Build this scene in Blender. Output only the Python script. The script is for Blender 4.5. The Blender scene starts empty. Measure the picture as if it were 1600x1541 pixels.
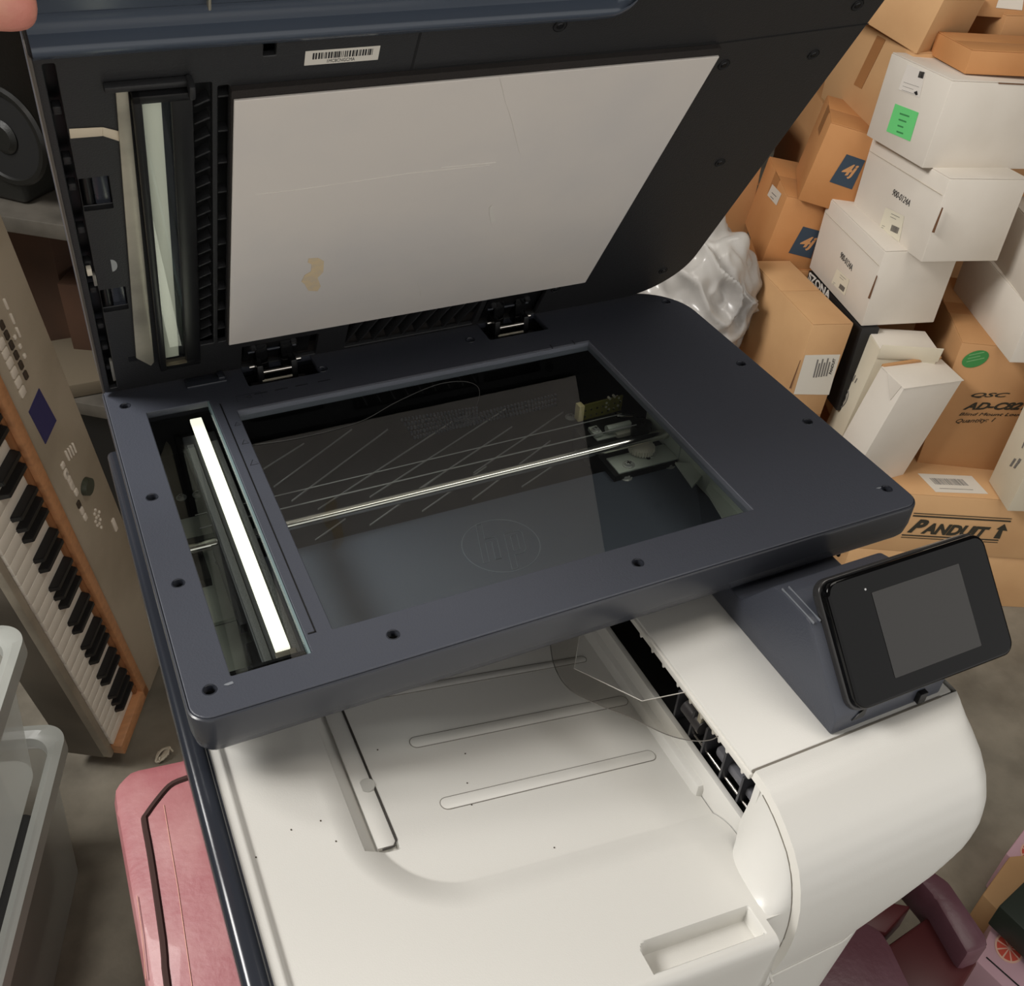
import bpy, bmesh, math, random
from mathutils import Vector as V, Matrix
random.seed(7)
# ---------------------------------------------------------------- camera, world, lights, exposure
OZ = 1.09                                  # height of the scanner bed above the floor
FPX = 1590.135
ROT = (0.89189454, -0.04936878, -0.43280886)
sc = bpy.context.scene
camd = bpy.data.cameras.new('camera'); camd.sensor_width = 36; camd.sensor_fit = 'HORIZONTAL'
camd.lens = FPX/1600*36; camd.clip_start = 0.02
cam = bpy.data.objects.new('camera', camd); sc.collection.objects.link(cam)
CAM = V((-0.09802948, -0.65341086, 0.44111271))
cam.location = CAM+V((0, 0, OZ)); cam.rotation_mode = 'XYZ'; cam.rotation_euler = ROT
sc.camera = cam
from mathutils import Euler
CM = Euler(ROT, 'XYZ').to_matrix()
sc.view_settings.view_transform = 'Standard'; sc.view_settings.look = 'None'
sc.view_settings.gamma = 1; sc.view_settings.use_curve_mapping = False
sc.view_settings.exposure = 0.19
w = bpy.data.worlds.new('world'); sc.world = w; w.use_nodes = True
w.node_tree.nodes['Background'].inputs[0].default_value = (1.0, 0.975, 0.94, 1)
w.node_tree.nodes['Background'].inputs[1].default_value = 0.85
def area(name, loc, target, size, sizey, power, col):
    l = bpy.data.lights.new(name, 'AREA'); l.shape = 'RECTANGLE'; l.size = size; l.size_y = sizey
    l.energy = power; l.color = col
    o = bpy.data.objects.new(name, l); sc.collection.objects.link(o)
    o.location = loc; o.rotation_euler = (V(target)-V(loc)).to_track_quat('-Z', 'Y').to_euler()
    return o
area('ceiling_light_key', (-1.3, 0.33, 2.78), (0.15, -0.2, 1.0), 1.2, 0.9, 92, (1.0, 0.975, 0.94))
area('fill_light_right', (0.85, -0.35, 2.72), (1.0, 0.2, 0.4), 1.0, 0.7, 9, (1.0, 0.94, 0.86))  # unseen fill lamp, added to brighten the cartons

# ---------------------------------------------------------------- helpers
def lin(c): return tuple(((x/255)/12.92 if x/255 <= .04045 else ((x/255+.055)/1.055)**2.4) for x in c)+(1,)
MATS = {}
def mat(name, rgb, rough=.5, metal=0, noise=0, nscale=30, bump=0, bscale=200, spec=.5, coat=0, emit=0, rgb2=None, tr=0, rvar=0, stretch=None):
    if name in MATS: return MATS[name]
    m = bpy.data.materials.new(name); m.use_nodes = True; nt = m.node_tree; b = nt.nodes['Principled BSDF']
    b.inputs['Base Color'].default_value = lin(rgb); b.inputs['Roughness'].default_value = rough
    b.inputs['Metallic'].default_value = metal; b.inputs['Specular IOR Level'].default_value = spec
    b.inputs['Coat Weight'].default_value = coat
    b.inputs['Transmission Weight'].default_value = tr
    tc = nt.nodes.new('ShaderNodeTexCoord'); src = tc.outputs['Object']
    if stretch:
        mp = nt.nodes.new('ShaderNodeMapping'); mp.inputs['Scale'].default_value = stretch
        nt.links.new(src, mp.inputs[0]); src = mp.outputs[0]
    if noise or rgb2:
        n = nt.nodes.new('ShaderNodeTexNoise'); n.inputs['Scale'].default_value = nscale; n.inputs['Detail'].default_value = 6
        nt.links.new(src, n.inputs['Vector'])
        mx = nt.nodes.new('ShaderNodeMix'); mx.data_type = 'RGBA'
        c2 = rgb2 or tuple(max(0, x*(1-noise)) for x in rgb)
        mx.inputs[6].default_value = lin(rgb); mx.inputs[7].default_value = lin(c2)
        r = nt.nodes.new('ShaderNodeValToRGB'); r.color_ramp.elements[0].position = .42; r.color_ramp.elements[1].position = .68
        nt.links.new(n.outputs['Fac'], r.inputs[0]); nt.links.new(r.outputs[0], mx.inputs[0])
        nt.links.new(mx.outputs[2], b.inputs['Base Color'])
    if bump:
        n2 = nt.nodes.new('ShaderNodeTexNoise'); n2.inputs['Scale'].default_value = bscale; n2.inputs['Detail'].default_value = 3
        nt.links.new(src, n2.inputs['Vector'])
        bp = nt.nodes.new('ShaderNodeBump'); bp.inputs['Strength'].default_value = bump; bp.inputs['Distance'].default_value = .002
        nt.links.new(n2.outputs['Fac'], bp.inputs['Height']); nt.links.new(bp.outputs[0], b.inputs['Normal'])
    if emit:
        b.inputs['Emission Color'].default_value = lin(rgb); b.inputs['Emission Strength'].default_value = emit
    MATS[name] = m; return m
def glassmat(name, ior=1.8, tint=(255, 255, 255), rough=0.0, haze=0):
    m = bpy.data.materials.new(name); m.use_nodes = True; nt = m.node_tree; nt.nodes.clear()
    o = nt.nodes.new('ShaderNodeOutputMaterial'); t = nt.nodes.new('ShaderNodeBsdfTransparent'); g = nt.nodes.new('ShaderNodeBsdfGlossy')
    lw = nt.nodes.new('ShaderNodeLayerWeight'); pw = nt.nodes.new('ShaderNodeMath'); pw.operation = 'POWER'; pw.inputs[1].default_value = 5
    nt.links.new(lw.outputs['Facing'], pw.inputs[0]); f = nt.nodes.new('ShaderNodeMath'); f.operation = 'MULTIPLY_ADD'
    f0 = ((ior-1)/(ior+1))**2; f.inputs[1].default_value = 1-f0; f.inputs[2].default_value = f0; nt.links.new(pw.outputs[0], f.inputs[0]); mx = nt.nodes.new('ShaderNodeMixShader')
    t.inputs[0].default_value = lin(tint); g.inputs['Roughness'].default_value = rough
    nt.links.new(f.outputs[0], mx.inputs[0]); nt.links.new(t.outputs[0], mx.inputs[1]); nt.links.new(g.outputs[0], mx.inputs[2])
    last = mx.outputs[0]
    if haze:
        d = nt.nodes.new('ShaderNodeBsdfDiffuse'); d.inputs[0].default_value = lin((225, 228, 228)); m2 = nt.nodes.new('ShaderNodeMixShader')
        m2.inputs[0].default_value = haze; nt.links.new(last, m2.inputs[1]); nt.links.new(d.outputs[0], m2.inputs[2]); last = m2.outputs[0]
    nt.links.new(last, o.inputs[0]); return m

C = sc.collection
def tag(o, label=None, cat=None, group=None, kind=None):
    for k, v in (('label', label), ('category', cat), ('group', group), ('kind', kind)):
        if v: o[k] = v
    return o
def empty(name, loc, label, cat, group=None):
    o = bpy.data.objects.new(name, None); C.objects.link(o); o.location = V(loc)+V((0, 0, OZ)); o.empty_display_size = .05
    return tag(o, label, cat, group)
def finish(name, me, m, parent=None, smooth=True, angle=35):
    """mesh in bed coordinates -> object, origin at its bounding box centre"""
    if not me.vertices: return None
    xs = [v.co for v in me.vertices]
    c = V([(min(v[i] for v in xs)+max(v[i] for v in xs))/2 for i in range(3)])
    me.transform(Matrix.Translation(-c))
    if smooth:
        me.polygons.foreach_set('use_smooth', [True]*len(me.polygons)); me.set_sharp_from_angle(angle=math.radians(angle))
    for mm in (m if isinstance(m, (list, tuple)) else [m]): me.materials.append(mm)
    o = bpy.data.objects.new(name, me); C.objects.link(o); loc = c+V((0, 0, OZ))
    if parent:
        o.parent = parent; o.location = loc - wloc(parent)
    else: o.location = loc
    return o
def wloc(o):
    l = o.location.copy()
    while o.parent: o = o.parent; l += o.location
    return l
class G:
    def __init__(s, M=None): s.bm = bmesh.new(); s.M = M or Matrix.Identity(4)
    def box(s, x0, x1, y0, y1, z0, z1, bev=0, M=None, seg=2):
        b = bmesh.new(); bmesh.ops.create_cube(b, size=1)
        for v in b.verts: v.co = V(((x0+x1)/2+v.co.x*(x1-x0), (y0+y1)/2+v.co.y*(y1-y0), (z0+z1)/2+v.co.z*(z1-z0)))
        if bev: bmesh.ops.bevel(b, geom=b.edges[:], offset=bev, segments=seg, profile=.5, affect='EDGES')
        return s.add(b, M)
    def add(s, b, M=None):
        b.transform(s.M @ (M or Matrix.Identity(4))); me = bpy.data.meshes.new('t'); b.to_mesh(me); b.free()
        s.bm.from_mesh(me); bpy.data.meshes.remove(me); return s
    def cyl(s, p0, p1, r, r2=None, seg=24, cap=True):
        p0, p1 = V(p0), V(p1); b = bmesh.new(); d = p1-p0
        bmesh.ops.create_cone(b, cap_ends=cap, segments=seg, radius1=r, radius2=r if r2 is None else r2, depth=d.length)
        return s.add(b, Matrix.Translation((p0+p1)/2) @ d.to_track_quat('Z', 'Y').to_matrix().to_4x4())
    def ring(s, p, n, r, rt, seg=24):
        b = bmesh.new(); q = V(n).to_track_quat('Z', 'Y').to_matrix().to_4x4()
        vs = [[b.verts.new(((r+rt*math.cos(v))*math.cos(u), (r+rt*math.cos(v))*math.sin(u), rt*math.sin(v))) for v in [k*math.pi/3 for k in range(6)]] for u in [k*2*math.pi/seg for k in range(seg)]]
        for i in range(seg):
            for j in range(6): b.faces.new((vs[i][j], vs[(i+1) % seg][j], vs[(i+1) % seg][(j+1) % 6], vs[i][(j+1) % 6]))
        return s.add(b, Matrix.Translation(p) @ q)
    def tube(s, pts, r, seg=8):
        pts = [V(p) for p in pts]; b = bmesh.new(); rings = []
        for i, p in enumerate(pts):
            d = (pts[min(i+1, len(pts)-1)]-pts[max(i-1, 0)]).normalized(); q = d.to_track_quat('Z', 'Y')
            rings.append([b.verts.new(p+q @ V((r*math.cos(k*2*math.pi/seg), r*math.sin(k*2*math.pi/seg), 0))) for k in range(seg)])
        for a, c in zip(rings, rings[1:]):
            for k in range(seg): b.faces.new((a[k], a[(k+1) % seg], c[(k+1) % seg], c[k]))
        b.faces.new(rings[0][::-1]); b.faces.new(rings[-1]); return s.add(b)
    def prism(s, pts, n, bev=0):
        """closed outline (3D points) pushed along vector n"""
        b = bmesh.new(); n = V(n); a = [b.verts.new(V(p)) for p in pts]; c = [b.verts.new(V(p)+n) for p in pts]
        k = len(pts); b.faces.new(a); b.faces.new(c[::-1])
        for i in range(k): b.faces.new((a[i], c[i], c[(i+1) % k], a[(i+1) % k]))
        bmesh.ops.recalc_face_normals(b, faces=b.faces[:])
        if bev: bmesh.ops.bevel(b, geom=b.edges[:], offset=bev, segments=2, profile=.5, affect='EDGES')
        return s.add(b)
    def quad(s, pts):
        b = bmesh.new(); b.faces.new([b.verts.new(V(p)) for p in pts]); return s.add(b)
    def build(s, name, m, parent=None, smooth=True, angle=35):
        bmesh.ops.recalc_face_normals(s.bm, faces=s.bm.faces[:]) if False else None
        me = bpy.data.meshes.new(name); s.bm.to_mesh(me); s.bm.free(); return finish(name, me, m, parent, smooth, angle)
def rrect(x0, x1, y0, y1, r, n=6):
    if not isinstance(r, (list, tuple)): r = [r]*4      # fl, fr, br, bl
    out = []
    for (cx, cy, a0, rr) in ((x0+r[0], y0+r[0], 180, r[0]), (x1-r[1], y0+r[1], 270, r[1]), (x1-r[2], y1-r[2], 0, r[2]), (x0+r[3], y1-r[3], 90, r[3])):
        k = n if rr < .02 else 14
        for i in range(k+1):
            a = math.radians(a0+90*i/k); out.append((cx+rr*math.cos(a), cy+rr*math.sin(a)))
    return out
def circ(x, y, r, n=18): return [(x+r*math.cos(2*math.pi*i/n), y+r*math.sin(2*math.pi*i/n)) for i in range(n)]
def plate(name, loops, z0, z1, m, parent=None, bev=0, M=None, angle=35):
    """flat plate with holes from 2D loops; z0..z1 thick"""
    cu = bpy.data.curves.new('tmp', 'CURVE'); cu.dimensions = '2D'; cu.fill_mode = 'BOTH'
    for lp in loops:
        sp = cu.splines.new('POLY'); sp.points.add(len(lp)-1); sp.use_cyclic_u = True
        for i, p in enumerate(lp): sp.points[i].co = (p[0], p[1], 0, 1)
    cu.extrude = max((z1-z0)/2-bev, 1e-5); cu.bevel_depth = bev; cu.bevel_resolution = 2; cu.offset = -bev
    o = bpy.data.objects.new('tmp', cu); C.objects.link(o)
    dg = bpy.context.evaluated_depsgraph_get(); me = bpy.data.meshes.new_from_object(o.evaluated_get(dg)); me.name = name
    bpy.data.objects.remove(o); bpy.data.curves.remove(cu)
    me.materials.clear(); me.transform(Matrix.Translation((0, 0, (z0+z1)/2)))
    if M: me.transform(M)
    return finish(name, me, m, parent, True, angle)
def textmesh(s, ext=.002, shear=0, bold=0):
    cu = bpy.data.curves.new('tmp', 'FONT'); cu.body = s; cu.extrude = ext; cu.shear = shear; cu.offset = bold; cu.resolution_u = 3
    o = bpy.data.objects.new('tmp', cu); C.objects.link(o)
    dg = bpy.context.evaluated_depsgraph_get(); me = bpy.data.meshes.new_from_object(o.evaluated_get(dg))
    bpy.data.objects.remove(o); bpy.data.curves.remove(cu); me.materials.clear(); return me
def text(name, s, P0, P1, P2, m, parent, h=.0003, shear=0, bold=0):
    """lettering filling the parallelogram P0 (lower left) P1 (lower right) P2 (upper left)"""
    P0, P1, P2 = V(P0), V(P1), V(P2); me = textmesh(s, 1, shear, bold)
    xs = [v.co.x for v in me.vertices]; ys = [v.co.y for v in me.vertices]
    x0, x1, y0, y1 = min(xs), max(xs), min(ys), max(ys); X = P1-P0; Y = P2-P0; N = X.cross(Y).normalized()*h
    for v in me.vertices: v.co = P0+X*((v.co.x-x0)/(x1-x0))+Y*((v.co.y-y0)/(y1-y0))+N*v.co.z
    return finish(name, me, m, parent, False)
# rays through the photograph's pixels, met with real planes (bed coordinates)
def ray(px, py): return (CM @ V(((px-800)/FPX, -(py-770.5)/FPX, -1))).normalized()
def onp(p, o, n):
    d = ray(*p); n = V(n); return CAM+d*((V(o)-CAM).dot(n)/d.dot(n))
def onz(p, z): return onp(p, (0, 0, z), (0, 0, 1))
def onx(p, x): return onp(p, (x, 0, 0), (1, 0, 0))
def ony(p, y): return onp(p, (0, y, 0), (0, 1, 0))

# ---------------------------------------------------------------- materials
M_DARK = mat('navy_grey_plastic', (66, 69, 78), .40, bump=.12, bscale=900)
M_DARKT = mat('black_textured_plastic', (38, 38, 39), .42, bump=.15, bscale=900)
M_BLACK = mat('black_plastic', (14, 14, 15), .35)
M_GLOSS = mat('glossy_black', (8, 8, 9), .06, spec=.22)
M_GLOSSB = mat('satin_navy_trim', (42, 45, 52), .2)
M_WHITE = mat('ivory_plastic', (216, 214, 208), .33, bump=.05, bscale=1200)
M_WHITE2 = mat('ivory_plastic_edge', (219, 216, 208), .3)
M_PAD = mat('scan_pad_vinyl', (221, 213, 204), .35, rgb2=(212, 206, 200), nscale=9)
M_FOAM = mat('foam_backing', (38, 33, 30), .9, bump=.4, bscale=1500)
M_STEEL = mat('zinc_sheet_metal', (196, 202, 192), .38, metal=.2, noise=.1, nscale=14)
M_CHROME = mat('polished_steel', (225, 220, 212), .12, metal=1)
M_BRUSH = mat('brushed_metal', (186, 180, 162), .34, metal=.35, noise=.2, nscale=20)
M_PAPERW = mat('label_paper', (214, 208, 196), .7)
M_INK = mat('black_ink', (28, 27, 27), .7)
M_BASE = mat('scanner_floor_plastic', (72, 77, 87), .5, bump=.05, bscale=700, spec=.15)
M_BASE2 = mat('scanner_trough_plastic', (16, 16, 17), .6, spec=.08)
M_RIB = mat('worn_rib_edge', (140, 140, 138), .4)
M_LAMP = mat('lit_scan_lamp', (255, 252, 232), .4, emit=1.1)
M_CREAM = mat('calibration_strip', (238, 235, 218), .45)
M_GLASS = glassmat('scanner_glass', 1.95, (242, 247, 245))
M_FILM = glassmat('clear_film', 1.55, (226, 224, 220), .05)
M_GEDGE = mat('glass_edge', (112, 130, 132), .15)

# ================================================================ ROOM
FZ = -OZ
fl = G().box(-3, 4, -2.2, 3.2, FZ-.1, FZ).build('floor', mat('concrete_floor', (134, 127, 113), .85, rgb2=(112, 105, 92), nscale=9, bump=.5, bscale=60), smooth=False)
nt = MATS['concrete_floor'].node_tree
n3 = nt.nodes.new('ShaderNodeTexNoise'); n3.inputs['Scale'].default_value = 38; n3.inputs['Detail'].default_value = 8
mx3 = nt.nodes.new('ShaderNodeMix'); mx3.data_type = 'RGBA'; mx3.blend_type = 'OVERLAY'; mx3.inputs[0].default_value = .75
lk = [l for l in nt.links if l.to_socket.name == 'Base Color'][0]; srcs = lk.from_socket; nt.links.remove(lk)
nt.links.new(srcs, mx3.inputs[6]); nt.links.new(n3.outputs['Fac'], mx3.inputs[7])
nt.links.new(mx3.outputs[2], nt.nodes['Principled BSDF'].inputs['Base Color'])
tag(fl, kind='structure')
M_WALL = mat('painted_wall', (96, 90, 82), .9, noise=.1, nscale=3)
for nm, a in (('wall_back', (-3, 4, 3.2, 3.3, FZ, 1.8)), ('wall_left', (-3.1, -3, -2.2, 3.3, FZ, 1.8)), ('wall_right', (4, 4.1, -2.2, 3.3, FZ, 1.8)), ('ceiling', (-3.1, 4.1, -2.2, 3.3, 1.8, 1.9))):
    tag(G().box(*a).build(nm, M_WALL, smooth=False), kind='structure')

# ================================================================ PRINTER
PR = empty('office_printer', (0.16, -0.2, -.45), 'large white and navy office printer with its scanner lid held open', 'printer')
LX0, LX1, FY, BY = -.088, .4165, -.280, .062
HW = [(.016, .073, .029, .058), (.221, .276, .029, .058)]      # hinge wells
screws = [(-.0757, .034), (-.0757, -.082), (-.0752, -.171), (-.0752, -.261), (.031, -.260), (.197, -.260), (.404, -.259), (.403, -.169), (.403, -.079), (.400, .036), (.205, .0345), (.076, .033)]
loops = [rrect(LX0, LX1, FY, BY, [.011, .011, .05, .006]),
         rrect(0, .300, -.2425, -.001, .0008, 2), rrect(-.0625, -.0165, -.2555, .0195, .0008, 2)]
loops += [rrect(a, b, c, d+.0, .001, 2) for a, b, c, d in HW]+[circ(x, y, .0036) for x, y in screws]
bed = plate('scanner_top_cover', loops, -.0055, 0, M_DARK, PR, bev=.0007)
# rim round the cover and tapering side skirt
def ringwall(name, out, inn, levels, m, parent):
    """stacked outline levels (inset, z) outer skin"""
    b = bmesh.new(); R = []
    def off(lp, d):
        n = len(lp); res = []
        for i in range(n):
            p = V(lp[i]); a = V(lp[i-1]); c = V(lp[(i+1) % n]); t = (c-a).normalized(); res.append(p+V((-t.y, t.x))*d)
        return res
    for d, z in levels: R.append([b.verts.new((p.x, p.y, z)) for p in off(out, d)])
    for a, c in zip(R, R[1:]):
        for i in range(len(a)): b.faces.new((a[i], a[(i+1) % len(a)], c[(i+1) % len(a)], c[i]))
    bmesh.ops.recalc_face_normals(b, faces=b.faces[:])
    g = G(); g.add(b); return g.build(name, m, parent)
outl = rrect(LX0-.0018, LX1+.0018, FY-.0018, BY+.0018, [.013, .013, .052, .008])
outl = [p for i, p in enumerate(outl) if (V(p)-V(outl[i-1])).length > 1e-5]
ringwall('scanner_side_skirt', outl, None, [(.0022, -.006), (.0014, -.0010), (.0004, -.0016), (0, -.003), (0, -.018), (.0015, -.027), (.004, -.031), (.012, -.032)], mat('navy_grey_smooth', (58, 60, 66), .27), PR)
# scanner tub below the cover
tb = G()
tb.box(-.078, .39, -.247, -.110, -.056, -.052)
tub = tb.build('scanner_tub_floor', M_BASE, PR, smooth=False)
G().box(-.078, .39, -.1105, .052, -.070, -.066).box(-.078, .39, -.112, -.110, -.070, -.053).build('scanner_tub_trough', M_BASE2, PR, smooth=False)
g = G(); g.box(-.080, -.078, -.249, .054, -.07, -.006); g.box(.39, .392, -.249, .054, -.07, -.006); g.box(-.08, .392, -.249, -.247, -.057, -.006); g.box(-.08, .392, .052, .054, -.07, -.006)
g.build('scanner_tub_wall', M_BASE2, PR, smooth=False)
G().box(-.05, .38, -.20, .05, -.079, -.0705).build('scanner_underside', M_DARKT, PR, smooth=False)
# diagonal ribs on the trough floor
for (a, b_) in (((412, 734), (475, 694)), ((428, 762), (550, 672)), ((456, 784), (606, 672)), ((497, 797), (706, 660)), ((578, 778), (790, 640)), ((655, 765), (800, 668)), ((740, 740), (880, 645)), ((493, 845), (540, 812)), ((578, 822), (690, 742)), ((660, 800), (760, 730)), ((738, 782), (860, 690)), ((815, 762), (900, 705))):
    P, Q = onz(a, -.0655), onz(b_, -.0655); d = (Q-P).normalized(); nn = V((-d.y, d.x, 0))*.00035
    G().prism([P-nn, P+nn, Q+nn, Q-nn], (0, 0, .0012)).build('floor_rib', M_RIB, tub, smooth=False)
# cast fin plate near the back of the trough
g = G()
for j in range(5):
    P0, P1 = onz((628+j*5, 652+j*7), -.062), onz((745+j*0, 634+j*5), -.062)
    for i in range(22): 
        c = P0.lerp(P1, i/21.); g.box(c.x-.0008, c.x+.0008, c.y-.0012, c.y+.0012, -.066, -.0635)
for j in range(3):
    P0, P1 = onz((712+j*4, 652+j*5), -.062), onz((868, 614+j*7), -.062)
    for i in range(30):
        c = P0.lerp(P1, i/29.); g.box(c.x-.0008, c.x+.0008, c.y-.0012, c.y+.0012, -.066, -.0635)
tag(g.build('moulded_texture_dots', M_BASE, tub, smooth=False), kind='stuff')
# embossed round emblem
ec = onz((783, 852), -.052)
G().ring((ec.x, ec.y, -.052), (0, 0, 1), .0285, .00035, 48).build('embossed_circle', mat('emboss', (100, 106, 116), .3), tub)
def P52(x, y): return (ec.x+x, ec.y+y, -.0518)
# letters h p as raised outlines leaning right
def stroke(pts, nm):
    g = G(); pts = [P52(x+y*.28, y) for x, y in pts]; g.tube(pts+[pts[0]], .0003, 5); g.build(nm, MATS['emboss'], tub)
hh = .0275
stroke([(-.016, -.013), (-.0115, -.013), (-.0115, .006), (-.0075, .006), (-.0065, .005), (-.0065, -.013), (-.002, -.013), (-.002, .006), (-.004, .010), (-.0115, .010), (-.0115, .0265), (-.016, .0265)], 'embossed_letter')
stroke([(.004, -.0265), (.0085, -.0265), (.0085, -.013), (.016, -.013), (.018, -.010), (.018, .007), (.016, .010), (.004, .010)], 'embossed_letter')
stroke([(.0085, -.009), (.0135, -.009), (.0135, .006), (.0085, .006)], 'embossed_letter')
# guide rod
G().cyl((-.076, -.104, -.034), (.330, -.104, -.034), .0040, seg=32).build('guide_rod', M_CHROME, PR)
G().cyl((-.05, -.089, -.030), (.300, -.089, -.030), .0005, seg=8).build('drive_belt', M_RIB, PR)
G().cyl((-.05, -.074, -.030), (.300, -.066, -.034), .0004, seg=8).build('drive_belt', M_RIB, PR)
# left side: steel plate, small screws, carriage with lit lamp
g = G(); g.box(-.074, -.02, -.2465, -.165, -.053, -.0505); g.box(-.074, -.024, -.165, -.10, -.050, -.047); g.box(-.07, -.036, -.098, -.05, -.053, -.0505)
sp = g.build('steel_plate', M_STEEL, PR, smooth=False)
G().box(-.076, -.03, -.095, -.090, -.046, -.036).build('black_bracket', M_BLACK, PR)
G().box(-.076, -.052, -.13, -.085, -.048, -.04).build('black_bracket', M_BLACK, PR)
M_ZSC = mat('zinc_screw', (205, 206, 202), .25, metal=.6)
def screw(x, y, z, r, parent, m=M_ZSC, name='screw'):
    g = G(); g.cyl((x, y, z), (x, y, z+.0006), r*1.5, seg=20); g.cyl((x, y, z+.0006), (x, y, z+.0025), r, r*.85, seg=20)
    o = g.build(name, m, parent)
    g = G(); g.box(x-r*.6, x+r*.6, y-r*.13, y+r*.13, z+.0025, z+.0028); g.box(x-r*.13, x+r*.13, y-r*.6, y+r*.6, z+.0025, z+.0028); g.build('screw_slot', M_BLACK, parent, smooth=False)
    return o
for p, z in (((345, 875), -.047), ((337, 926), -.0505), ((365, 918), -.0505), ((283, 775), -.0505), ((308, 770), -.0505)):
    P = onz(p, z+.002); screw(P.x, P.y, z, .0026, sp)
car = G()
car.box(-.0415, -.017, -.249, .014, -.038, -.024, .001).box(-.046, -.0405, -.247, -.205, -.040, -.031, .0008).box(-.046, -.0405, -.19, -.11, -.038, -.030, .0008)
CR = car.build('scan_carriage', mat('carriage_plastic', (28, 28, 29), .5), PR)
G().box(-.0402, -.0355, -.235, .0, -.0242, -.0225, .0004).build('carriage_cover', mat('carriage_cover_film', (70, 70, 68), .6, bump=.3, bscale=900), CR)
G().box(-.0235, -.0175, -.235, .0, -.0242, -.0232, .0003).build('carriage_cover', MATS['carriage_cover_film'], CR)
P = [onz(q, -.021) for q in ((296, 655), (313, 652), (455, 1009), (431, 1017))]
x0 = sum(p.x for p in P[:1]+P[3:])/2; x1 = sum(p.x for p in P[1:3])/2; y1 = (P[0].y+P[1].y)/2; y0 = (P[2].y+P[3].y)/2
G().box(x0, x1, y0, y1, -.0245, -.021, .0006).build('scan_lamp', M_LAMP, CR)
G().box(x0-.001, x1+.003, y0-.007, y0-.0005, -.028, -.022, .0008).build('lamp_holder', mat('smoky_plastic', (92, 86, 76), .3), CR)
# right side: motor bracket, circuit board, gear, screws
fz = -.052
br = G(); z = -.045
bl = [onz(p, z) for p in ((958, 712), (1048, 688), (1056, 672), (1035, 676), (1050, 720), (983, 734))]
br.box(.266, .322, -.124, -.103, z-.0015, z, .0004); br.box(.3205, .323, -.124, -.075, z, -.018, .0004); br.box(.271, .30, -.079, -.062, z-.0015, z, .0004)
BR = br.build('rod_bracket', M_STEEL, PR)
G().box(.262, .320, -.125, -.055, -.0655, -.0466).build('bracket_foot', M_BLACK, BR)
for p, zz, par in (((1017, 705), z, BR), ((983, 722), z, BR), ((892, 648), -.066, tub), ((979, 742), -.052, tub), ((1046, 723), -.052, tub)):
    q = onz(p, zz+.003); screw(q.x, q.y, zz, .0033, par)
q = onz((1013, 716), z); G().cyl((q.x, q.y, z), (q.x, q.y, z+.0002), .0018).build('bracket_hole', M_BLACK, BR)
q = onz((1003, 697), -.04); ge = G(); ge.cyl((q.x, q.y, -.044), (q.x, q.y, -.040), .0095, seg=40)
for i in range(30):
    a = i*math.pi/15; ge.box(-.0006, .0006, .009, .0108, -.044, -.040, M=Matrix.Translation((q.x, q.y, 0)) @ Matrix.Rotation(a, 4, 'Z'))
ge.build('drive_gear', mat('nylon_gear', (205, 200, 185), .5), BR)
q = onz((1003, 662), -.035); pu = G(); pu.cyl((q.x, q.y, -.06), (q.x, q.y, -.035), .0085, seg=32); pu.cyl((q.x, q.y, -.035), (q.x, q.y, -.033), .0025); pu.build('belt_pulley', M_BLACK, BR)
q = onz((978, 668), -.043); G().box(q.x-.012, q.x+.012, q.y-.007, q.y+.006, -.05, -.043, .002).build('motor_cover', mat('ivory_nylon', (198, 195, 180), .5), BR)
q = onz((945, 655), -.04); mo = G(); mo.box(q.x-.014, q.x+.014, q.y-.012, q.y+.012, -.064, -.042, .001); MO = mo.build('stepper_motor', M_BLACK, PR)
G().cyl((q.x-.006, q.y-.014, -.04), (q.x+.016, q.y-.014, -.04), .0035).build('motor_sleeve', M_STEEL, MO)
G().box(q.x-.018, q.x-.010, q.y-.016, q.y-.004, -.044, -.041, .0005).build('motor_bracket', M_STEEL, MO)
screw(q.x-.014, q.y-.010, -.041, .0024, MO)
G().cyl((q.x+.012, q.y+.001, -.04), (q.x+.026, q.y-.003, -.04), .0022).build('motor_shaft', M_CHROME, MO)
a, b_ = onz((903, 640), -.030), onz((972, 622), -.030); d = (b_-a).normalized()
PM = Matrix.Translation(a) @ Matrix.Rotation(math.atan2(d.y, d.x), 4, 'Z'); L = (b_-a).length
pcb = G(PM).box(0, L, -.001, .0006, -.012, .003).build('circuit_board', mat('circuit_board_green', (96, 92, 40), .4), MO)
G(PM).box(-.001, .004, -.004, .003, -.010, .005, .0005).build('connector', mat('ivory_connector', (205, 190, 140), .5), MO)
g = G(PM)
for i in range(7):
    for j in range(2): g.cyl((L*.15+i*L*.13, -.002, -.008+j*.006), (L*.15+i*L*.13, .0, -.008+j*.006), .0009, seg=8)
tag(g.build('solder_joints', M_CHROME, MO), kind='stuff')
g = G(PM)
for i in range(9): g.cyl((L*.78+.007*math.cos(i*.7), -.0015, -.002+.006*math.sin(i*.7)), (L*.78+.007*math.cos(i*.7), .002, -.002+.006*math.sin(i*.7)), .0011, seg=8)
tag(g.build('header_pins', M_BRUSH, MO), kind='stuff')
# steel side rail with notch at the right end
rz = -.040
rl = [onz(p, rz) for p in ((1060, 735), (1098, 737), (1078, 762), (1100, 755), (1112, 738), (1140, 742), (1185, 800), (1130, 808), (1092, 770), (1085, 785))]
g = G(); rail = [onz(p, rz) for p in ((1055, 722), (1080, 724), (1100, 740), (1082, 760))]
g.prism(rail, (0, 0, -.002)); rail = [onz(p, rz) for p in ((1103, 765), (1118, 733), (1190, 808), (1130, 810))]; g.prism(rail, (0, 0, -.002))
g.box(.322, .326, -.245, -.07, -.055, -.012)
g.build('steel_side_rail', M_STEEL, PR, smooth=False)
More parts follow.
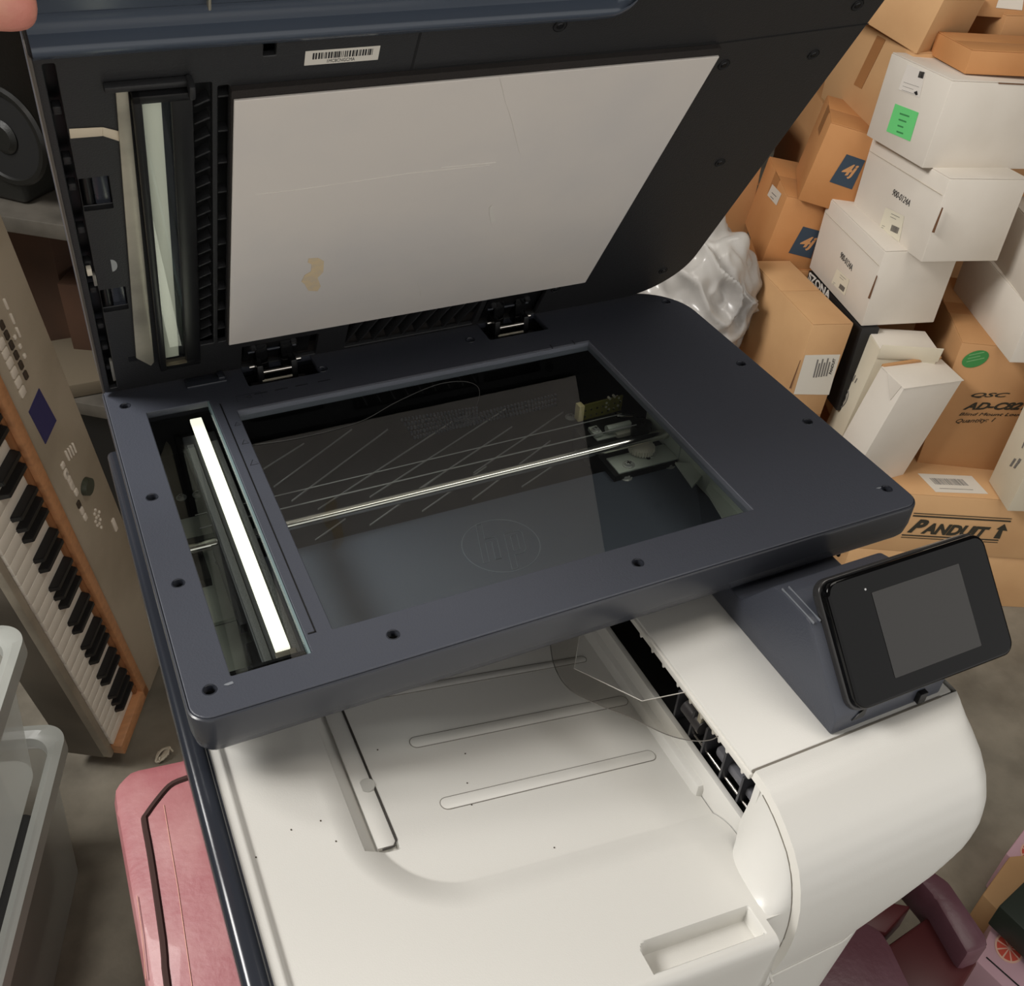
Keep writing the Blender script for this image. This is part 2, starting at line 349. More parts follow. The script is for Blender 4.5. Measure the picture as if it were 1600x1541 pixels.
# glass panes with visible edges
gp = G().box(-.0, .3, -.2425, 0, -.0075, -.0058).build('flatbed_glass', M_GLASS, PR, smooth=False)
def single(name, x0, x1, y0, y1, z, parent): return G().quad([(x0, y0, z), (x1, y0, z), (x1, y1, z), (x0, y1, z)]).build(name, M_GLASS, parent, smooth=False)
bpy.data.objects.remove(gp)
gp = single('flatbed_glass', -.004, .304, -.246, .003, -.0045, PR)
g2 = single('feeder_scan_glass', -.0625, -.0175, -.2585, .0225, -.0045, PR)
G().box(-.0183, -.0168, -.2555, .0195, -.0054, -.0005).build('glass_edge', M_GEDGE, PR, smooth=False)
G().box(-.0045, .3, -.0022, -.001, -.009, -.0006, M=None).build('glass_bevel', mat('grey_bevel', (112, 116, 126), .5, bump=.3, bscale=1500), PR, smooth=False)
G().box(.2992, .3012, -.2425, -.001, -.009, -.0006).build('glass_bevel', MATS['grey_bevel'], PR, smooth=False)
# faint hair lying on the glass
hair = [onz(p, -.0042) for p in ((392, 696), (470, 684), (560, 660), (620, 628), (680, 602), (722, 596), (746, 604), (748, 624), (735, 648), (712, 660))]
def catm(pts, k=6, closed=False):
    out = []; n = len(pts)
    for i in range(n-1):
        p0, p1, p2, p3 = pts[max(i-1, 0)], pts[i], pts[i+1], pts[min(i+2, n-1)]
        for j in range(k):
            t = j/k; out.append(.5*((2*p1)+(p2-p0)*t+(2*p0-5*p1+4*p2-p3)*t*t+(-p0+3*p1-3*p2+p3)*t**3))
    out.append(pts[-1]); return out
tag(G().tube(catm(hair), .00022, 5).build('loose_thread', mat('grey_thread', (84, 84, 82), .6)), 'thin looping thread lying on the flatbed glass', 'thread')
# separator strip between the two panes: raised lip line, arrows
G().box(-.0104, -.0096, -.241, .012, -.001, .0003).build('separator_seam', M_BLACK, PR, smooth=False)
G().box(-.0145, -.0096, -.2415, -.2405, -.001, .0003).build('separator_seam', M_BLACK, PR, smooth=False)
M_ENG = mat('engraved_mark', (24, 26, 32), .6)
def marktri(x, y, s, rot, parent=bed):
    g = G(Matrix.Translation((x, y, .0001)) @ Matrix.Rotation(rot, 4, 'Z'))
    g.tube([(-s, -s, 0), (0, s, 0), (s, -s, 0), (-s, -s, 0)], .0002, 5); g.build('engraved_arrow', M_ENG, parent)
marktri(-.004, -.018, .0022, 0); marktri(-.004, -.042, .0025, 0); marktri(-.004, -.068, .003, 0)
for x in (.022, .038, .054, .072): G().box(x-.005, x+.005, .0155, .0165, 0, .0002).build('engraved_dash', M_ENG, bed, smooth=False)
g = G(); g.tube([(.003, .010, 0), (.003, .018, 0), (.022, .018, 0), (.022, .010, 0)], .0002, 5); g.build('engraved_frame', M_ENG, bed)
marktri(.012, .014, .002, 1.57)
for x in (.265, .286): G().box(x-.0004, x+.0004, -.0015, .004, -.004, .0002).build('size_tick', M_ENG, bed, smooth=False)
# screw wells in the cover
for x, y in screws:
    g = G(); g.cyl((x, y, -.016), (x, y, -.0145), .0038, seg=18); g.build('screw_well', M_BLACK, bed)
    g = G(); g.ring((x, y, -.0002), (0, 0, 1), .0038, .0005, 20); g.build('screw_rim', M_GLOSSB, bed)
# latch tab by the lid
G().box(-.029, .002, .040, .0535, -.001, .0022, .0012).build('hinge_cover_tab', M_GLOSSB, PR)
G().box(-.004, .001, .042, .052, .0015, .0042, .001).build('hinge_cover_tab', M_GLOSSB, PR)
# scuffs on the cover
for p, s in (((358, 1069), .0035), ((1373, 763), .0025)):
    q = onz(p, 0.0); b = bmesh.new(); bmesh.ops.create_circle(b, cap_ends=True, segments=9, radius=1)
    for v in b.verts: v.co = V((v.co.x*s*random.uniform(.6, 1.1), v.co.y*s*.4*random.uniform(.6, 1.1), 0))
    g = G(Matrix.Translation((q.x, q.y, .0003))); g.add(b); g.build('scuff_mark', mat('scuff', (120, 124, 130), .8), bed, smooth=False)

# ---------------------------------------------------------------- LID
TH = 1.0253281670818228; HY, HZ = .05488, -.0002
LM = Matrix(((1, 0, 0, 0), (0, -math.cos(TH), -math.sin(TH), HY), (0, math.sin(TH), -math.cos(TH), HZ), (0, 0, 0, 1)))
def lidp(p, h=0):
    n = LM.to_3x3() @ V((0, 0, 1)); q = onp(p, LM @ V((0, 0, h)), n); r = LM.inverted() @ q; return r.x, r.y
lid_outline = rrect(-.088, .4165, .002, .42, [.004, .055, .03, .006])
lid = plate('scanner_lid', [lid_outline, rrect(-.083, -.0775, .008, .339, .001, 2), rrect(-.0775, -.0605, .2255, .2555, .001, 2), rrect(-.0775, -.0605, .116, .1445, .001, 2),
      rrect(.020, .0265, .3335, .3425, .0006, 2), rrect(-.0155, -.0055, .05, .3185, .001, 2), rrect(-.0025, .0035, .05, .3155, .001, 2),
      rrect(.016, .076, .003, .036, .001, 2), rrect(.219, .274, .003, .042, .001, 2), rrect(.100, .214, .005, .043, .001, 2)], -.004, 0, M_DARKT, PR, bev=.0006, M=LM)
plate('lid_back_shell', [rrect(-.0885, .417, .0015, .4205, [.004, .055, .03, .006])], -.034, -.0125, M_DARK, lid, bev=.003, M=LM)
plate('lid_core', [rrect(-.0855, .414, .004, .418, [.004, .053, .03, .006])], -.0126, -.0119, M_BLACK, lid, M=LM)
ol = [V(p) for p in lid_outline]
ol = [p for i, p in enumerate(ol) if (p-ol[i-1]).length > 1e-5]
g = G(LM); b = bmesh.new(); r1 = [b.verts.new((p.x, p.y, -.0005)) for p in ol]; r2 = [b.verts.new((p.x, p.y, -.014)) for p in ol]
for i in range(len(ol)): b.faces.new((r1[i], r1[(i+1) % len(ol)], r2[(i+1) % len(ol)], r2[i]))
g.add(b); g.build('lid_rim', mat('lid_rim_brown', (46, 42, 40), .4), lid)
G(LM).box(-.0885, -.0868, .004, .345, -.010, .0012, .0006).build('lid_edge_trim', mat('edge_trim_grey', (84, 78, 72), .35), lid)
# document feeder housing on the back of the lid
G(LM).box(-.086, .30, .02, .40, -.085, -.034, .012, seg=3).build('document_feeder', M_DARK, lid)
# pad
plate('foam_backing', [rrect(.0035, .3045, .0515, .3150, .001, 2)], .0002, .0035, M_FOAM, lid, M=LM)
pad = plate('scan_pad', [rrect(.0045, .3050, .0522, .3095, .0006, 2)], .0036, .0052, M_PAD, lid, bev=.0004, M=LM)
def padblob(name, px, m, hh=.0053):
    pts = [lidp(p, hh) for p in px]; g = G(LM); g.prism([(x, y, hh) for x, y in pts], (0, 0, .0002)); g.build(name, m, pad, smooth=False)
padblob('adhesive_residue', [(482, 404), (497, 403), (506, 408), (505, 425), (496, 434), (501, 447), (496, 455), (482, 454), (476, 444), (471, 440), (476, 430), (486, 424), (487, 413), (481, 410)], mat('tan_residue', (218, 196, 158), .7, rgb2=(208, 190, 164), nscale=200))
M_SCR = mat('pad_scratch', (222, 216, 206), .5)
for q in ([(764, 325), (769, 320), (771, 333), (774, 345), (768, 349), (765, 338)],): padblob('scuff_mark', q, M_SCR)
def padline(pts, m=M_SCR, r=.00018):
    g = G(LM); g.tube([(x, y, .0053) for x, y in (lidp(p, .0053) for p in pts)], r, 5); g.build('scratch', m, pad)
padline([(400, 304), (470, 296), (560, 283), (640, 271), (765, 258)]); padline([(652, 440), (657, 455), (658, 464)]); padline([(780, 118), (790, 160), (800, 190), (812, 240)], r=.00012)
padline([(690, 262), (775, 254)], r=.00025)
# metal strip, black window frame, scan glass with calibration bar
def lidpoly(name, px, h0, h1, m, parent=None):
    pts = [lidp(p, h1) for p in px]; g = G(LM); g.prism([(x, y, h0) for x, y in pts], (0, 0, h1-h0), .0003)
    return g.build(name, m, parent or lid)
ms = lidpoly('metal_guide_plate', [(181, 143), (200, 142), (241, 566), (236, 572), (213, 560)], .0002, .0022, M_BRUSH)
fr = G(LM); fr.box(-.046, -.0415, .034, .321, .0002, .0075, .0008); fr.box(-.0275, -.0165, .034, .321, .0002, .0065, .001); fr.box(-.046, -.0165, .3155, .321, .0002, .0075, .0008); fr.box(-.046, -.0165, .034, .0425, .0002, .0065, .0008); fr.box(-.0415, -.0275, .042, .316, .0002, .0012)
FRM = fr.build('feeder_scan_window', M_BLACK, lid)
fr = G(LM); fr.box(-.058, -.016, .3212, .3255, .0002, .0045, .0012); fr.box(-.019, -.0155, .317, .3265, .0002, .0095, .0014); fr.build('window_end_cap', M_DARKT, lid)
G(LM).box(-.0412, -.0315, .0455, .3145, .0012, .0028, .0003).build('calibration_bar', M_CREAM, FRM)
g = G(LM).quad([(-.0415, .0425, .0052), (-.0275, .0425, .0052), (-.0275, .3155, .0052), (-.0415, .3155, .0052)]).build('feeder_glass', M_GLASS, FRM, smooth=False)
G(LM).cyl((-.0405, .3115, .0028), (-.0405, .3115, .0031), .0008, seg=12).build('registration_dot', M_INK, FRM)
G(LM).box(-.0418, -.0268, .0415, .0428, .0045, .0078, .0003).build('window_end_clip', mat('clip_bronze', (110, 102, 84), .3, metal=.6), FRM)
lidpoly('film_strap', [(108, 202), (160, 199.5), (161, 213), (110, 217)], .0001, .0006, mat('cream_film', (206, 192, 168), .5)); lidpoly('film_strap', [(160, 199.5), (187, 206), (189, 222), (161, 213)], .0001, .0007, MATS['cream_film'])
# plate column and dark inner slots at the left of the lid
for a, b_ in ((.2255, .2555), (.116, .1445)):
    G(LM).cyl((-.073, a+.003, -.006), (-.073, b_-.003, -.006), .0035).build('pinch_roller', M_BLACK, lid)
    G(LM).box(-.070, -.0615, a+.002, b_-.002, -.008, -.0025, .001).build('roller_cradle', M_GLOSSB, lid)
for i, y in enumerate((.30, .262, .24, .20, .165, .135, .09, .06, .03)): G(LM).box(-.0825, -.078, y, y+.006, -.009, -.004, .0008).build('latch_tooth', M_DARKT, lid)
for y, h in ((.150, .012), (.02, .03)): G(LM).box(-.0795, -.0775, y, y+h, -.003, .0006, .0004).build('edge_clip', mat('clip_grey', (150, 146, 138), .3, metal=.5), lid)
G(LM).box(-.0822, -.0792, .162, .169, -.003, .0005, .0004).build('edge_clip', mat('clip_cream', (214, 205, 186), .4), lid)
g = G(LM); g.prism([(-.0675, .163, 0), (-.0675, .176, 0)]+[(-.0675+.0035*math.sin(a), .1695+.0065*math.cos(a), 0) for a in [math.pi*k/8 for k in range(1, 8)]], (0, 0, .0003)); g.build('half_moon_mark', mat('grey_print', (150, 152, 150), .6), lid, smooth=False)
G(LM).box(-.0665, -.0605, .0445, .051, .0, .0002).build('square_slot', M_BLACK, lid, smooth=False)
# ribs in the two slots beside the pad
g = None
for i, y in enumerate([.060+.0135*k for k in range(19)]):
    gg = G(LM @ Matrix.Translation((-.0105, y, -.004)) @ Matrix.Rotation(.45, 4, 'Z')); gg.box(-.0045, .0045, -.0007, .0007, -.003, .003, .0003); gg.build('guide_rib', M_DARKT, lid)
for y in [.068+.0265*k for k in range(10)]: G(LM).box(-.0022, .0032, y-.0007, y+.0007, -.007, -.001, .0003).build('guide_rib', M_DARKT, lid)
# lid seams, screws, slots
M_SEAM = mat('seam_shadow', (10, 10, 11), .8)
def lseam(a, b_, wd=.0005):
    (x0, y0), (x1, y1) = lidp(a), lidp(b_); d = V((x1-x0, y1-y0)).normalized(); n = V((-d.y, d.x))*wd
    G(LM).prism([(x0-n.x, y0-n.y, 0), (x1-n.x, y1-n.y, 0), (x1+n.x, y1+n.y, 0), (x0+n.x, y0+n.y, 0)], (0, 0, .0002)).build('panel_seam', M_SEAM, lid, smooth=False)
lseam((658, 48), (643, 108), .0007); lseam((430, 66), (658, 48)); lseam((1120, 68), (1357, 37)); lseam((643, 110), (1118, 66), .0009); lseam((400, 136), (643, 110), .0005)
lseam((1120, 66), (1118, 76), .001)
for p in ((875, 40), (1131, 101), (1271, 85), (1340, 8), (1125, 254), (1036, 423), (868, 452)):
    x, y = lidp(p); s = G(LM); s.cyl((x, y, 0), (x, y, .0004), .0042, .0040); o = s.build('lid_screw', M_SEAM, lid)
    s = G(LM); s.ring((x, y, .0003), (0, 0, 1), .0040, .0003); s.cyl((x, y, .0003), (x, y, .0009), .0024, .0018); s.build('screw_head', mat('black_oxide_screw', (34, 34, 35), .25, metal=.6), o)
# barcode label on the lid
G(LM).box(.0415, .0815, .3252, .3350, .0001, .0004, .0001).build('barcode_label', M_PAPERW, lid, smooth=False)
g = G(LM); x = .0455
while x < .0775:
    wd = random.choice((.0003, .0003, .0006, .0009)); g.box(x, x+wd, .3292, .3335, .0004, .0005); x += wd+random.choice((.0003, .0005, .0007))
g.build('barcode', M_INK, lid, smooth=False)
text('label_lettering', '1MC8CNGCMA', LM @ V((.0535, .3262, .0004)), LM @ V((.0685, .3262, .0004)), LM @ V((.0535, .3284, .0004)), M_INK, lid, .0001)
# glossy handle bulge along the top of the underside, ending in a rounded corner
prof = [(.3430, .0), (.3433, .0012), (.3450, .0030), (.3500, .0068), (.3530, .0084), (.3548, .0088), (.3562, .0084), (.3572, .0066), (.3590, .0018), (.3630, .0004), (.3700, .0006), (.3722, .0018), (.3728, .0042), (.3745, .0052), (.42, .0075), (.42, 0)]
b = bmesh.new(); cols = []
xs = [-.0865, -.05, 0, .05, .1, .15, .2]+[.212+.017*math.sin(k*math.pi/16) for k in range(9)]
for i, x in enumerate(xs):
    k = 0 if i < 7 else (i-6)/9.; f = math.cos(k*math.pi/2)
    cols.append([b.verts.new((x if d < .3585 or i < 7 else x, .3435+(d-.3435) if f == 1 else max(.3435, .3435+(d-.3435)*1+(1-f)*.012*(1 if d < .357 else 0)), h*max(f, .02))) for d, h in prof])
for a, c in zip(cols, cols[1:]):
    for j in range(len(prof)-1): b.faces.new((a[j], c[j], c[j+1], a[j+1]))
bmesh.ops.recalc_face_normals(b, faces=b.faces[:])
g = G(LM); g.add(b); g.build('lid_handle_bulge', mat('glossy_navy_handle', (70, 78, 90), .22), lid, angle=50)
G(LM).box(-.009, -.0075, .373, .42, .0048, .0085, .0006).build('handle_seam_clip', M_BRUSH, lid)
# lid vents behind the pad
g = None
for i in range(9):
    x = .106+i*.0125; gg = G(LM @ Matrix.Translation((x, .024, -.006)) @ Matrix.Rotation(-.35, 4, 'Z')); gg.box(-.0008, .0008, -.018, .018, -.004, .005, .0003); gg.build('vent_fin', M_DARKT, lid)
# hinges
for k, (a, b_, c, d) in enumerate(HW):
    h = G(); h.box(a, b_, c, d, -.016, -.012); hg = h.build('hinge', M_BLACK, PR)
    xm = (a+b_)/2-.003
    g = G(); g.box(xm-.016, xm-.011, .038, .062, -.010, .010, .001).box(xm+.011, xm+.016, .038, .062, -.010, .010, .001).box(xm-.022, xm+.022, .034, .042, -.013, -.006, .001); g.build('hinge_bracket', M_BLACK, hg)
    G().cyl((xm-.012, .040, .003), (xm+.012, .040, .003), .0016).build('hinge_pin', M_CHROME, hg)
    G().cyl((xm-.013, .0385, -.004), (xm+.011, .0385, -.004), .0011).build('hinge_spring', M_BRUSH, hg)
    for s in (-1, 1):
        G().cyl((xm+s*.010-.004, .047, .012), (xm+s*.010+.004, .047, .012), .0022).build('hinge_roller', M_CHROME, hg)
        G().box(xm+s*.010-.005, xm+s*.010+.005, .044, .058, .000, .028, .0015).build('hinge_arm', M_GLOSS, hg)
        G().cyl((xm+s*.0185-.002, .046, .006), (xm+s*.0185+.002, .046, .006), .0018).build('hinge_roller', M_CHROME, hg)
    G(LM).box(a+.002, b_-.002, .004, .034, -.011, -.004, .001).build('hinge_plate', M_BLACK, hg)
    G(LM).cyl((xm-.020, .020, -.003), (xm+.018, .020, -.003), .0012).build('hinge_spring', M_GLOSSB, hg)
    for s in (-1, 1): G(LM).cyl((xm+s*.016, .026, -.005), (xm+s*.016, .026, -.001), .0026, .002).build('hinge_screw', mat('dull_screw', (95, 95, 96), .3, metal=.8), hg)

# ---------------------------------------------------------------- BODY
def sst(t): t = max(0, min(1, t)); return t*t*(3-2*t)
def T(x): return -.113+(.2-x)*.2
DEP = .010
def deckz(x, y):
    z = T(x)
    # recessed paper area (rounded corner at the front left)
    x0, y0, r = -.008, -.374, .045
    qx, qy = max(x0+r-x, 0), max(y0+r-y, 0); s = math.hypot(qx, qy)-r
    if s <= 0: z -= DEP
    else: t = min(1, s/.022); z -= DEP*(1-t)**1.7*(1)
    # stop channel
    if -.0165 < x < .0035 and -.3425 < y: z = T(x)-DEP-.004+(.007*(1-(x+.0165)/.007) if x < -.0095 else 0)
    # finger pocket at the front
    px0, px1, py0, py1, rr = .104, .181, -.4595, -.4415, .006
    dx, dy = max(px0+rr-x, 0), max(y-(py1-rr), 0); sd = min(rr-math.hypot(dx, dy), px1-x, y-py0)
    if px0 < x < px1 and py0 < y < py1 and sd > 0: z -= .011*sst(sd/.0022)
    # left rim
    if x < -.074: z += .0035*sst((-.074-x)/.003)
    if x > .1872 and y < -.4525: z -= .085*min(1, (x-.1872)/.001)
    # front rounding
    if y < -.4605: t = (-.4605-y)/.0065; z -= .0065*(1-math.sqrt(max(0, 1-min(t, 1)**2)))
    return z
NX, NY = 288, 278; xa, xb, ya, yb = -.083, .2045, -.467, -.19
b = bmesh.new(); gv = []
for i in range(NX+1):
    x = xa+(xb-xa)*i/NX; row = []
    for j in range(NY+1):
        y = ya+(yb-ya)*(j/NY); row.append(b.verts.new((x, y, deckz(x, y))))
    row.insert(0, b.verts.new((x, ya+.001, deckz(x, ya)-.012))); row.insert(0, b.verts.new((x, ya+.004, -.2))); gv.append(row)
for i in range(NX):
    for j in range(NY+2): b.faces.new((gv[i][j], gv[i+1][j], gv[i+1][j+1], gv[i][j+1]))
g = G(); g.add(b); tray = g.build('output_tray', M_WHITE, PR, angle=38)
# raised paper rails on the tray floor
def onT(p, off=0):
    # plane z = T(x)-DEP+off  ->  normal (.2,0,1)
    return onp(p, (.2, 0, -.113-DEP+off), (.2, 0, 1))
for a, b_, ww in (((648, 1155), (975, 1100), .0085), ((696, 1250), (1018, 1186), .0085), ((690, 1060), (915, 1038), .006)):
    P, Q = onT(a), onT(b_); y = (P.y+Q.y)/2; 
    if a[0] == 690: P.x = .03
    pts = []
    for k in range(9): an = math.pi/2+math.pi*k/8; pts.append((P.x+ww/2*math.cos(an), y+ww/2*math.sin(an)))
    for k in range(9): an = -math.pi/2+math.pi*k/8; pts.append((Q.x+ww/2*math.cos(an), y+ww/2*math.sin(an)))
    g = G(); g.prism([(px, py, T(px)-DEP-.001) for px, py in pts], (0, 0, .0014), .0003); g.build('paper_rail', M_WHITE, tray)
    lp = [V((px, py, T(px)-DEP+.0001)) for px, py in pts]; g = G(); g.tube(lp+[lp[0]], .00035, 5); g.build('rail_groove', mat('groove_shade', (120, 116, 108), .6), tray)
# swing-out paper stop lying in its channel
g = G(); zz = T(-.003)-DEP
g.prism([(-.0085, -.3395, T(-.0085)-DEP-.0035), (.0008, -.3395, T(.0008)-DEP-.0035), (.0028, -.337, T(.0028)-DEP-.0035), (.0028, -.19, T(.0028)-DEP-.0035), (-.0085, -.19, T(-.0085)-DEP-.0035)], (0, 0, .003), .0004)
ST = g.build('paper_stop', M_WHITE, PR)
g = G(); g.tube([(-.006, -.3405, T(-.006)-DEP-.001), (.001, -.3405, T(.001)-DEP), (.0036, -.337, T(.0036)-DEP), (.0036, -.19, T(.0036)-DEP)], .0006, 5); g.build('stop_gap', mat('dark_gap', (58, 54, 50), .7), ST)
g = G(); g.cyl((-.0005, -.296, T(0)-DEP-.0012), (-.0005, -.296, T(0)-DEP+.0003), .0052, .0048, 28); g.build('finger_notch', mat('notch_grey', (176, 174, 168), .5), ST)
# dust specks on the ivory panel
M_SPK = mat('dust_speck', (70, 62, 52), .9)
for p in ((455, 1297), (400, 1340), (727, 1178), (730, 1224), (525, 1315), (868, 1310), (737, 1258), (590, 1172), (501, 1283)):
    q = onT(p, DEP) if p[1] > 1290 or p[0] < 560 else onT(p); g = G(); g.cyl((q.x, q.y, deckz(q.x, q.y)-.0005), (q.x, q.y, deckz(q.x, q.y)+.0003), .0005, seg=6); g.build('dust_speck', M_SPK, tray)
# right housing: flat ivory top, slot wall, teeth
SX = .205; TZ = -.055
g = G(); g.box(SX, .362, -.3925, -.19, TZ-.006, TZ, .0012); hs = g.build('right_housing_top', M_WHITE, PR)
G().box(SX-.0018, SX+.001, -.394, -.19, TZ-.0065, TZ-.0015, .0008).build('slot_upper_lip', M_WHITE2, PR)
g = G(); g.prism([(SX+.0, y, z) for y, z in ((-.415, -.099), (.05, -.099), (.05, -.15), (-.415, -.15))], (.004, 0, 0), .0003); g.build('slot_lower_wall', M_WHITE, PR)
# dark cavity behind the slot
g = G(); g.box(SX+.003, .30, -.405, .05, -.112, -.104).box(.29, .30, -.405, -.19, -.112, TZ-.006).box(SX+.001, .30, -.408, -.402, -.112, TZ-.006); CV = g.build('slot_cavity', mat('cavity_black', (12, 12, 13), .5), PR, smooth=False)
for i, p in enumerate(((1002, 990), (1020, 1013), (1037, 1037), (1060, 1066), (1080, 1090), (1098, 1112), (1116, 1137), (1126, 1148), (1138, 1165), (1162, 1197))):
    q = onx(p, SX-.001); G().prism([(SX-.0012, q.y-.0022, TZ-.005), (SX-.0012, q.y+.0022, TZ-.005), (SX-.0012, q.y+.0006, TZ-.0095), (SX-.0012, q.y-.0006, TZ-.0095)], (.003, 0, 0), .0002).build('slot_tooth', M_WHITE2, PR)
# rollers and ribs seen inside the slot
M_GREY = mat('grey_inner_plastic', (98, 98, 104), .4)
g = G(); g.box(.214, .222, -.397, -.352, -.094, -.086, .002); g.build('exit_flap', M_GREY, CV)
for y in (-.385, -.366, -.345, -.33, -.312): G().box(.209, .26, y-.001, y+.001, -.103, -.074, .0004).build('exit_rib', mat('inner_rib', (52, 52, 56), .35), CV)
G().cyl((.213, -.40, -.098), (.213, -.33, -.098), .0012).build('exit_shaft', M_CHROME, CV)
G().cyl((.214, -.338, -.084), (.214, -.318, -.084), .006).build('exit_roller', mat('dark_roller', (60, 58, 60), .35), CV)
for s in (0, 1, 2): G().box(.210+s*.003, .213+s*.003, -.337+s*.006, -.333+s*.006, -.09, -.07+s*.002, .0006).build('wheel_clip', M_BRUSH, CV)
# clear film flap hanging over the tray
fp = [(905, 995), (897, 1045), (1003, 1096), (1081, 1080), (1126, 1148), (1110, 1157), (1080, 1158), (1040, 1148), (985, 1122), (930, 1100), (890, 1078), (868, 1046), (860, 1008), (862, 985)]
def flz(p): return -.060-(SX-onz(p, -.07).x)*.15
pts = [onz(p, flz(p)) for p in fp]
g = G(); g.quad(pts[::-1]); FLP = g.build('clear_film_flap', M_FILM, PR, smooth=False)
g = G(); g.tube([p+V((0, 0, .0003)) for p in pts[:4]], .00035, 5); g.build('film_edge', mat('film_edge_white', (190, 186, 178), .3), FLP)
g = G(); g.tube([p+V((0, 0, .0003)) for p in catm(pts[4:], 4)], .00035, 5); g.build('film_edge', mat('film_edge_grey', (96, 92, 86), .3), FLP)
# rounded front cover (barrel): profile in y,z swept to the right and turned in at the corner
BP = [(-.3935, -.055), (-.400, -.0552), (-.408, -.0565), (-.418, -.060), (-.428, -.0660), (-.438, -.0735), (-.446, -.0830), (-.452, -.0950), (-.4565, -.109), (-.459, -.124), (-.4600, -.140), (-.4595, -.155), (-.458, -.170), (-.456, -.183), (-.4535, -.195)]
BP2 = []
for i in range(len(BP)-1):
    for k in range(3): BP2.append(tuple(BP[i][j]+(BP[i+1][j]-BP[i][j])*k/3 for j in (0, 1)))
BP2.append(BP[-1]); BP = BP2
def xend(z): return .365-.050*sst((-.115-z)/.08)
def swp(BPp, xl, name, m, parent, r0=.022, dz=0):
    b = bmesh.new(); cols = []
    N = 40
    for i in range(N+1):
        u = i/N; col = []
        for (y, z) in BPp:
            xe = xend(z); rr = r0+.03*sst((-.09-z)/.08); L = xe-xl
            x = xl+L*(1-(1-u)**1.8) if u < 1 else xe
            t = max(0, (x-(xe-rr))/rr); f = math.sqrt(max(0, 1-t*t)) if t > 0 else 1
            yb_ = -.3935; dep = (yb_-y); amp = min(dep, rr*1.2); yy = yb_-(dep-amp*(1-f))
            col.append(b.verts.new((x, yy, z)))
        cols.append(col)
    for a, c in zip(cols, cols[1:]):
        for j in range(len(BPp)-1): b.faces.new((a[j], a[j+1], c[j+1], c[j]))
    # right end closing wall
    last = cols[-1]; back = [b.verts.new((v.co.x, -.30, v.co.z)) for v in last]
    for j in range(len(last)-1): b.faces.new((last[j], last[j+1], back[j+1], back[j]))
    bmesh.ops.recalc_face_normals(b, faces=b.faces[:]); g = G(); g.add(b); return g.build(name, m, parent, angle=50)
cover = swp(BP, SX+.002, 'front_cover', M_WHITE, PR)
G().box(SX+.001, .352, -.3938, -.3926, TZ-.004, TZ+.0002).build('cover_seam', mat('seam_grey', (120, 114, 104), .7), PR, smooth=False)
# lower rim line of the cover
zz = BP[-1]; pts = []
for i in range(41):
    u = i/40; xe = xend(zz[1]); rr = r = .022+.03*sst((-.09-zz[1])/.08); x = SX+.002+(xe-SX-.002)*u; t = max(0, (x-(xe-rr))/rr); f = math.sqrt(max(0, 1-t*t)) if t > 0 else 1
    dep = -.3935-zz[0]; amp = min(dep, rr*1.2); pts.append(V((x, -.3935-(dep-amp*(1-f)), zz[1])))
g = G(); g.tube(pts, .0011, 6); g.build('cover_lower_rim', M_WHITE2, PR)
# left cheek panel between tray and cover, joined to the cover by a narrow rim
def resample(P, n):
    P = [V(p) for p in P]; L = [0]
    for a, c in zip(P, P[1:]): L.append(L[-1]+(c-a).length)
    out = []
    for k in range(n):
        t = L[-1]*k/(n-1); i = max(0, min(len(P)-2, next((q for q in range(len(L)-1) if L[q+1] >= t), len(P)-2)))
        out.append(P[i].lerp(P[i+1], (t-L[i])/max(1e-9, L[i+1]-L[i])))
    return out
inner = []
for i in range(len(BP)):
    a, c = V(BP[max(0, i-1)]), V(BP[min(len(BP)-1, i+1)]); t = (c-a).normalized(); nrm = V((-t.y, t.x))   # towards the inside
    if nrm.x < 0 or nrm.y > .2: nrm = -nrm
    p = V(BP[i])+nrm*.0048; inner.append(V((SX-.0002, p.x, p.y)))
outer = [V((SX+.002, y, z)) for y, z in BP]
b = bmesh.new(); ra = [b.verts.new(p) for p in outer]; rb = [b.verts.new(p) for p in inner]; rc_ = [b.verts.new(p+V((.0016, 0, 0))) for p in inner]
for k in range(len(BP)-1): b.faces.new((ra[k], ra[k+1], rb[k+1], rb[k])); b.faces.new((rb[k], rb[k+1], rc_[k+1], rc_[k]))
g = G(); g.add(b); g.build('cover_rim', M_WHITE2, PR, angle=60)
topc = resample([p+V((.0012, 0, 0)) for p in inner if p.y < -.3995], 26)
foot = resample([(.2045, -.3965, -.102), (.1985, -.4035, -.1105), (.1925, -.4085, T(.1925)-.001), (.189, -.418, T(.189)-.001), (.188, -.427, T(.188)-.001), (.187, -.436, T(.187)-.001), (.1868, -.445, T(.1865)-.001), (.1868, -.452, T(.186)-.001), (.1872, -.4545, -.128), (.1885, -.4545, -.150), (.191, -.4535, -.19)], 26)
b = bmesh.new(); rows = []
for a, c in zip(topc, foot): rows.append([b.verts.new(a.lerp(c, k/8)) for k in range(9)])
for r_, s_ in zip(rows, rows[1:]):
    for k in range(8): b.faces.new((r_[k], r_[k+1], s_[k+1], s_[k]))
g = G(); g.add(b); g.build('side_cheek_panel', M_WHITE, PR, angle=60)
G().tube([p+V((-.0006, 0, .0004)) for p in foot[5:17]], .0006, 5).build('cheek_gap', mat('gap_brown', (96, 90, 82), .8), PR)
G().tube([p+V((-.0012, 0, 0)) for p in topc[1:22]], .0004, 5).build('cover_gap', MATS['seam_grey'], PR)
G().box(SX-.0003, SX+.003, -.4035, -.3985, -.102, TZ-.005, .0006).build('slot_end_post', M_WHITE, PR)
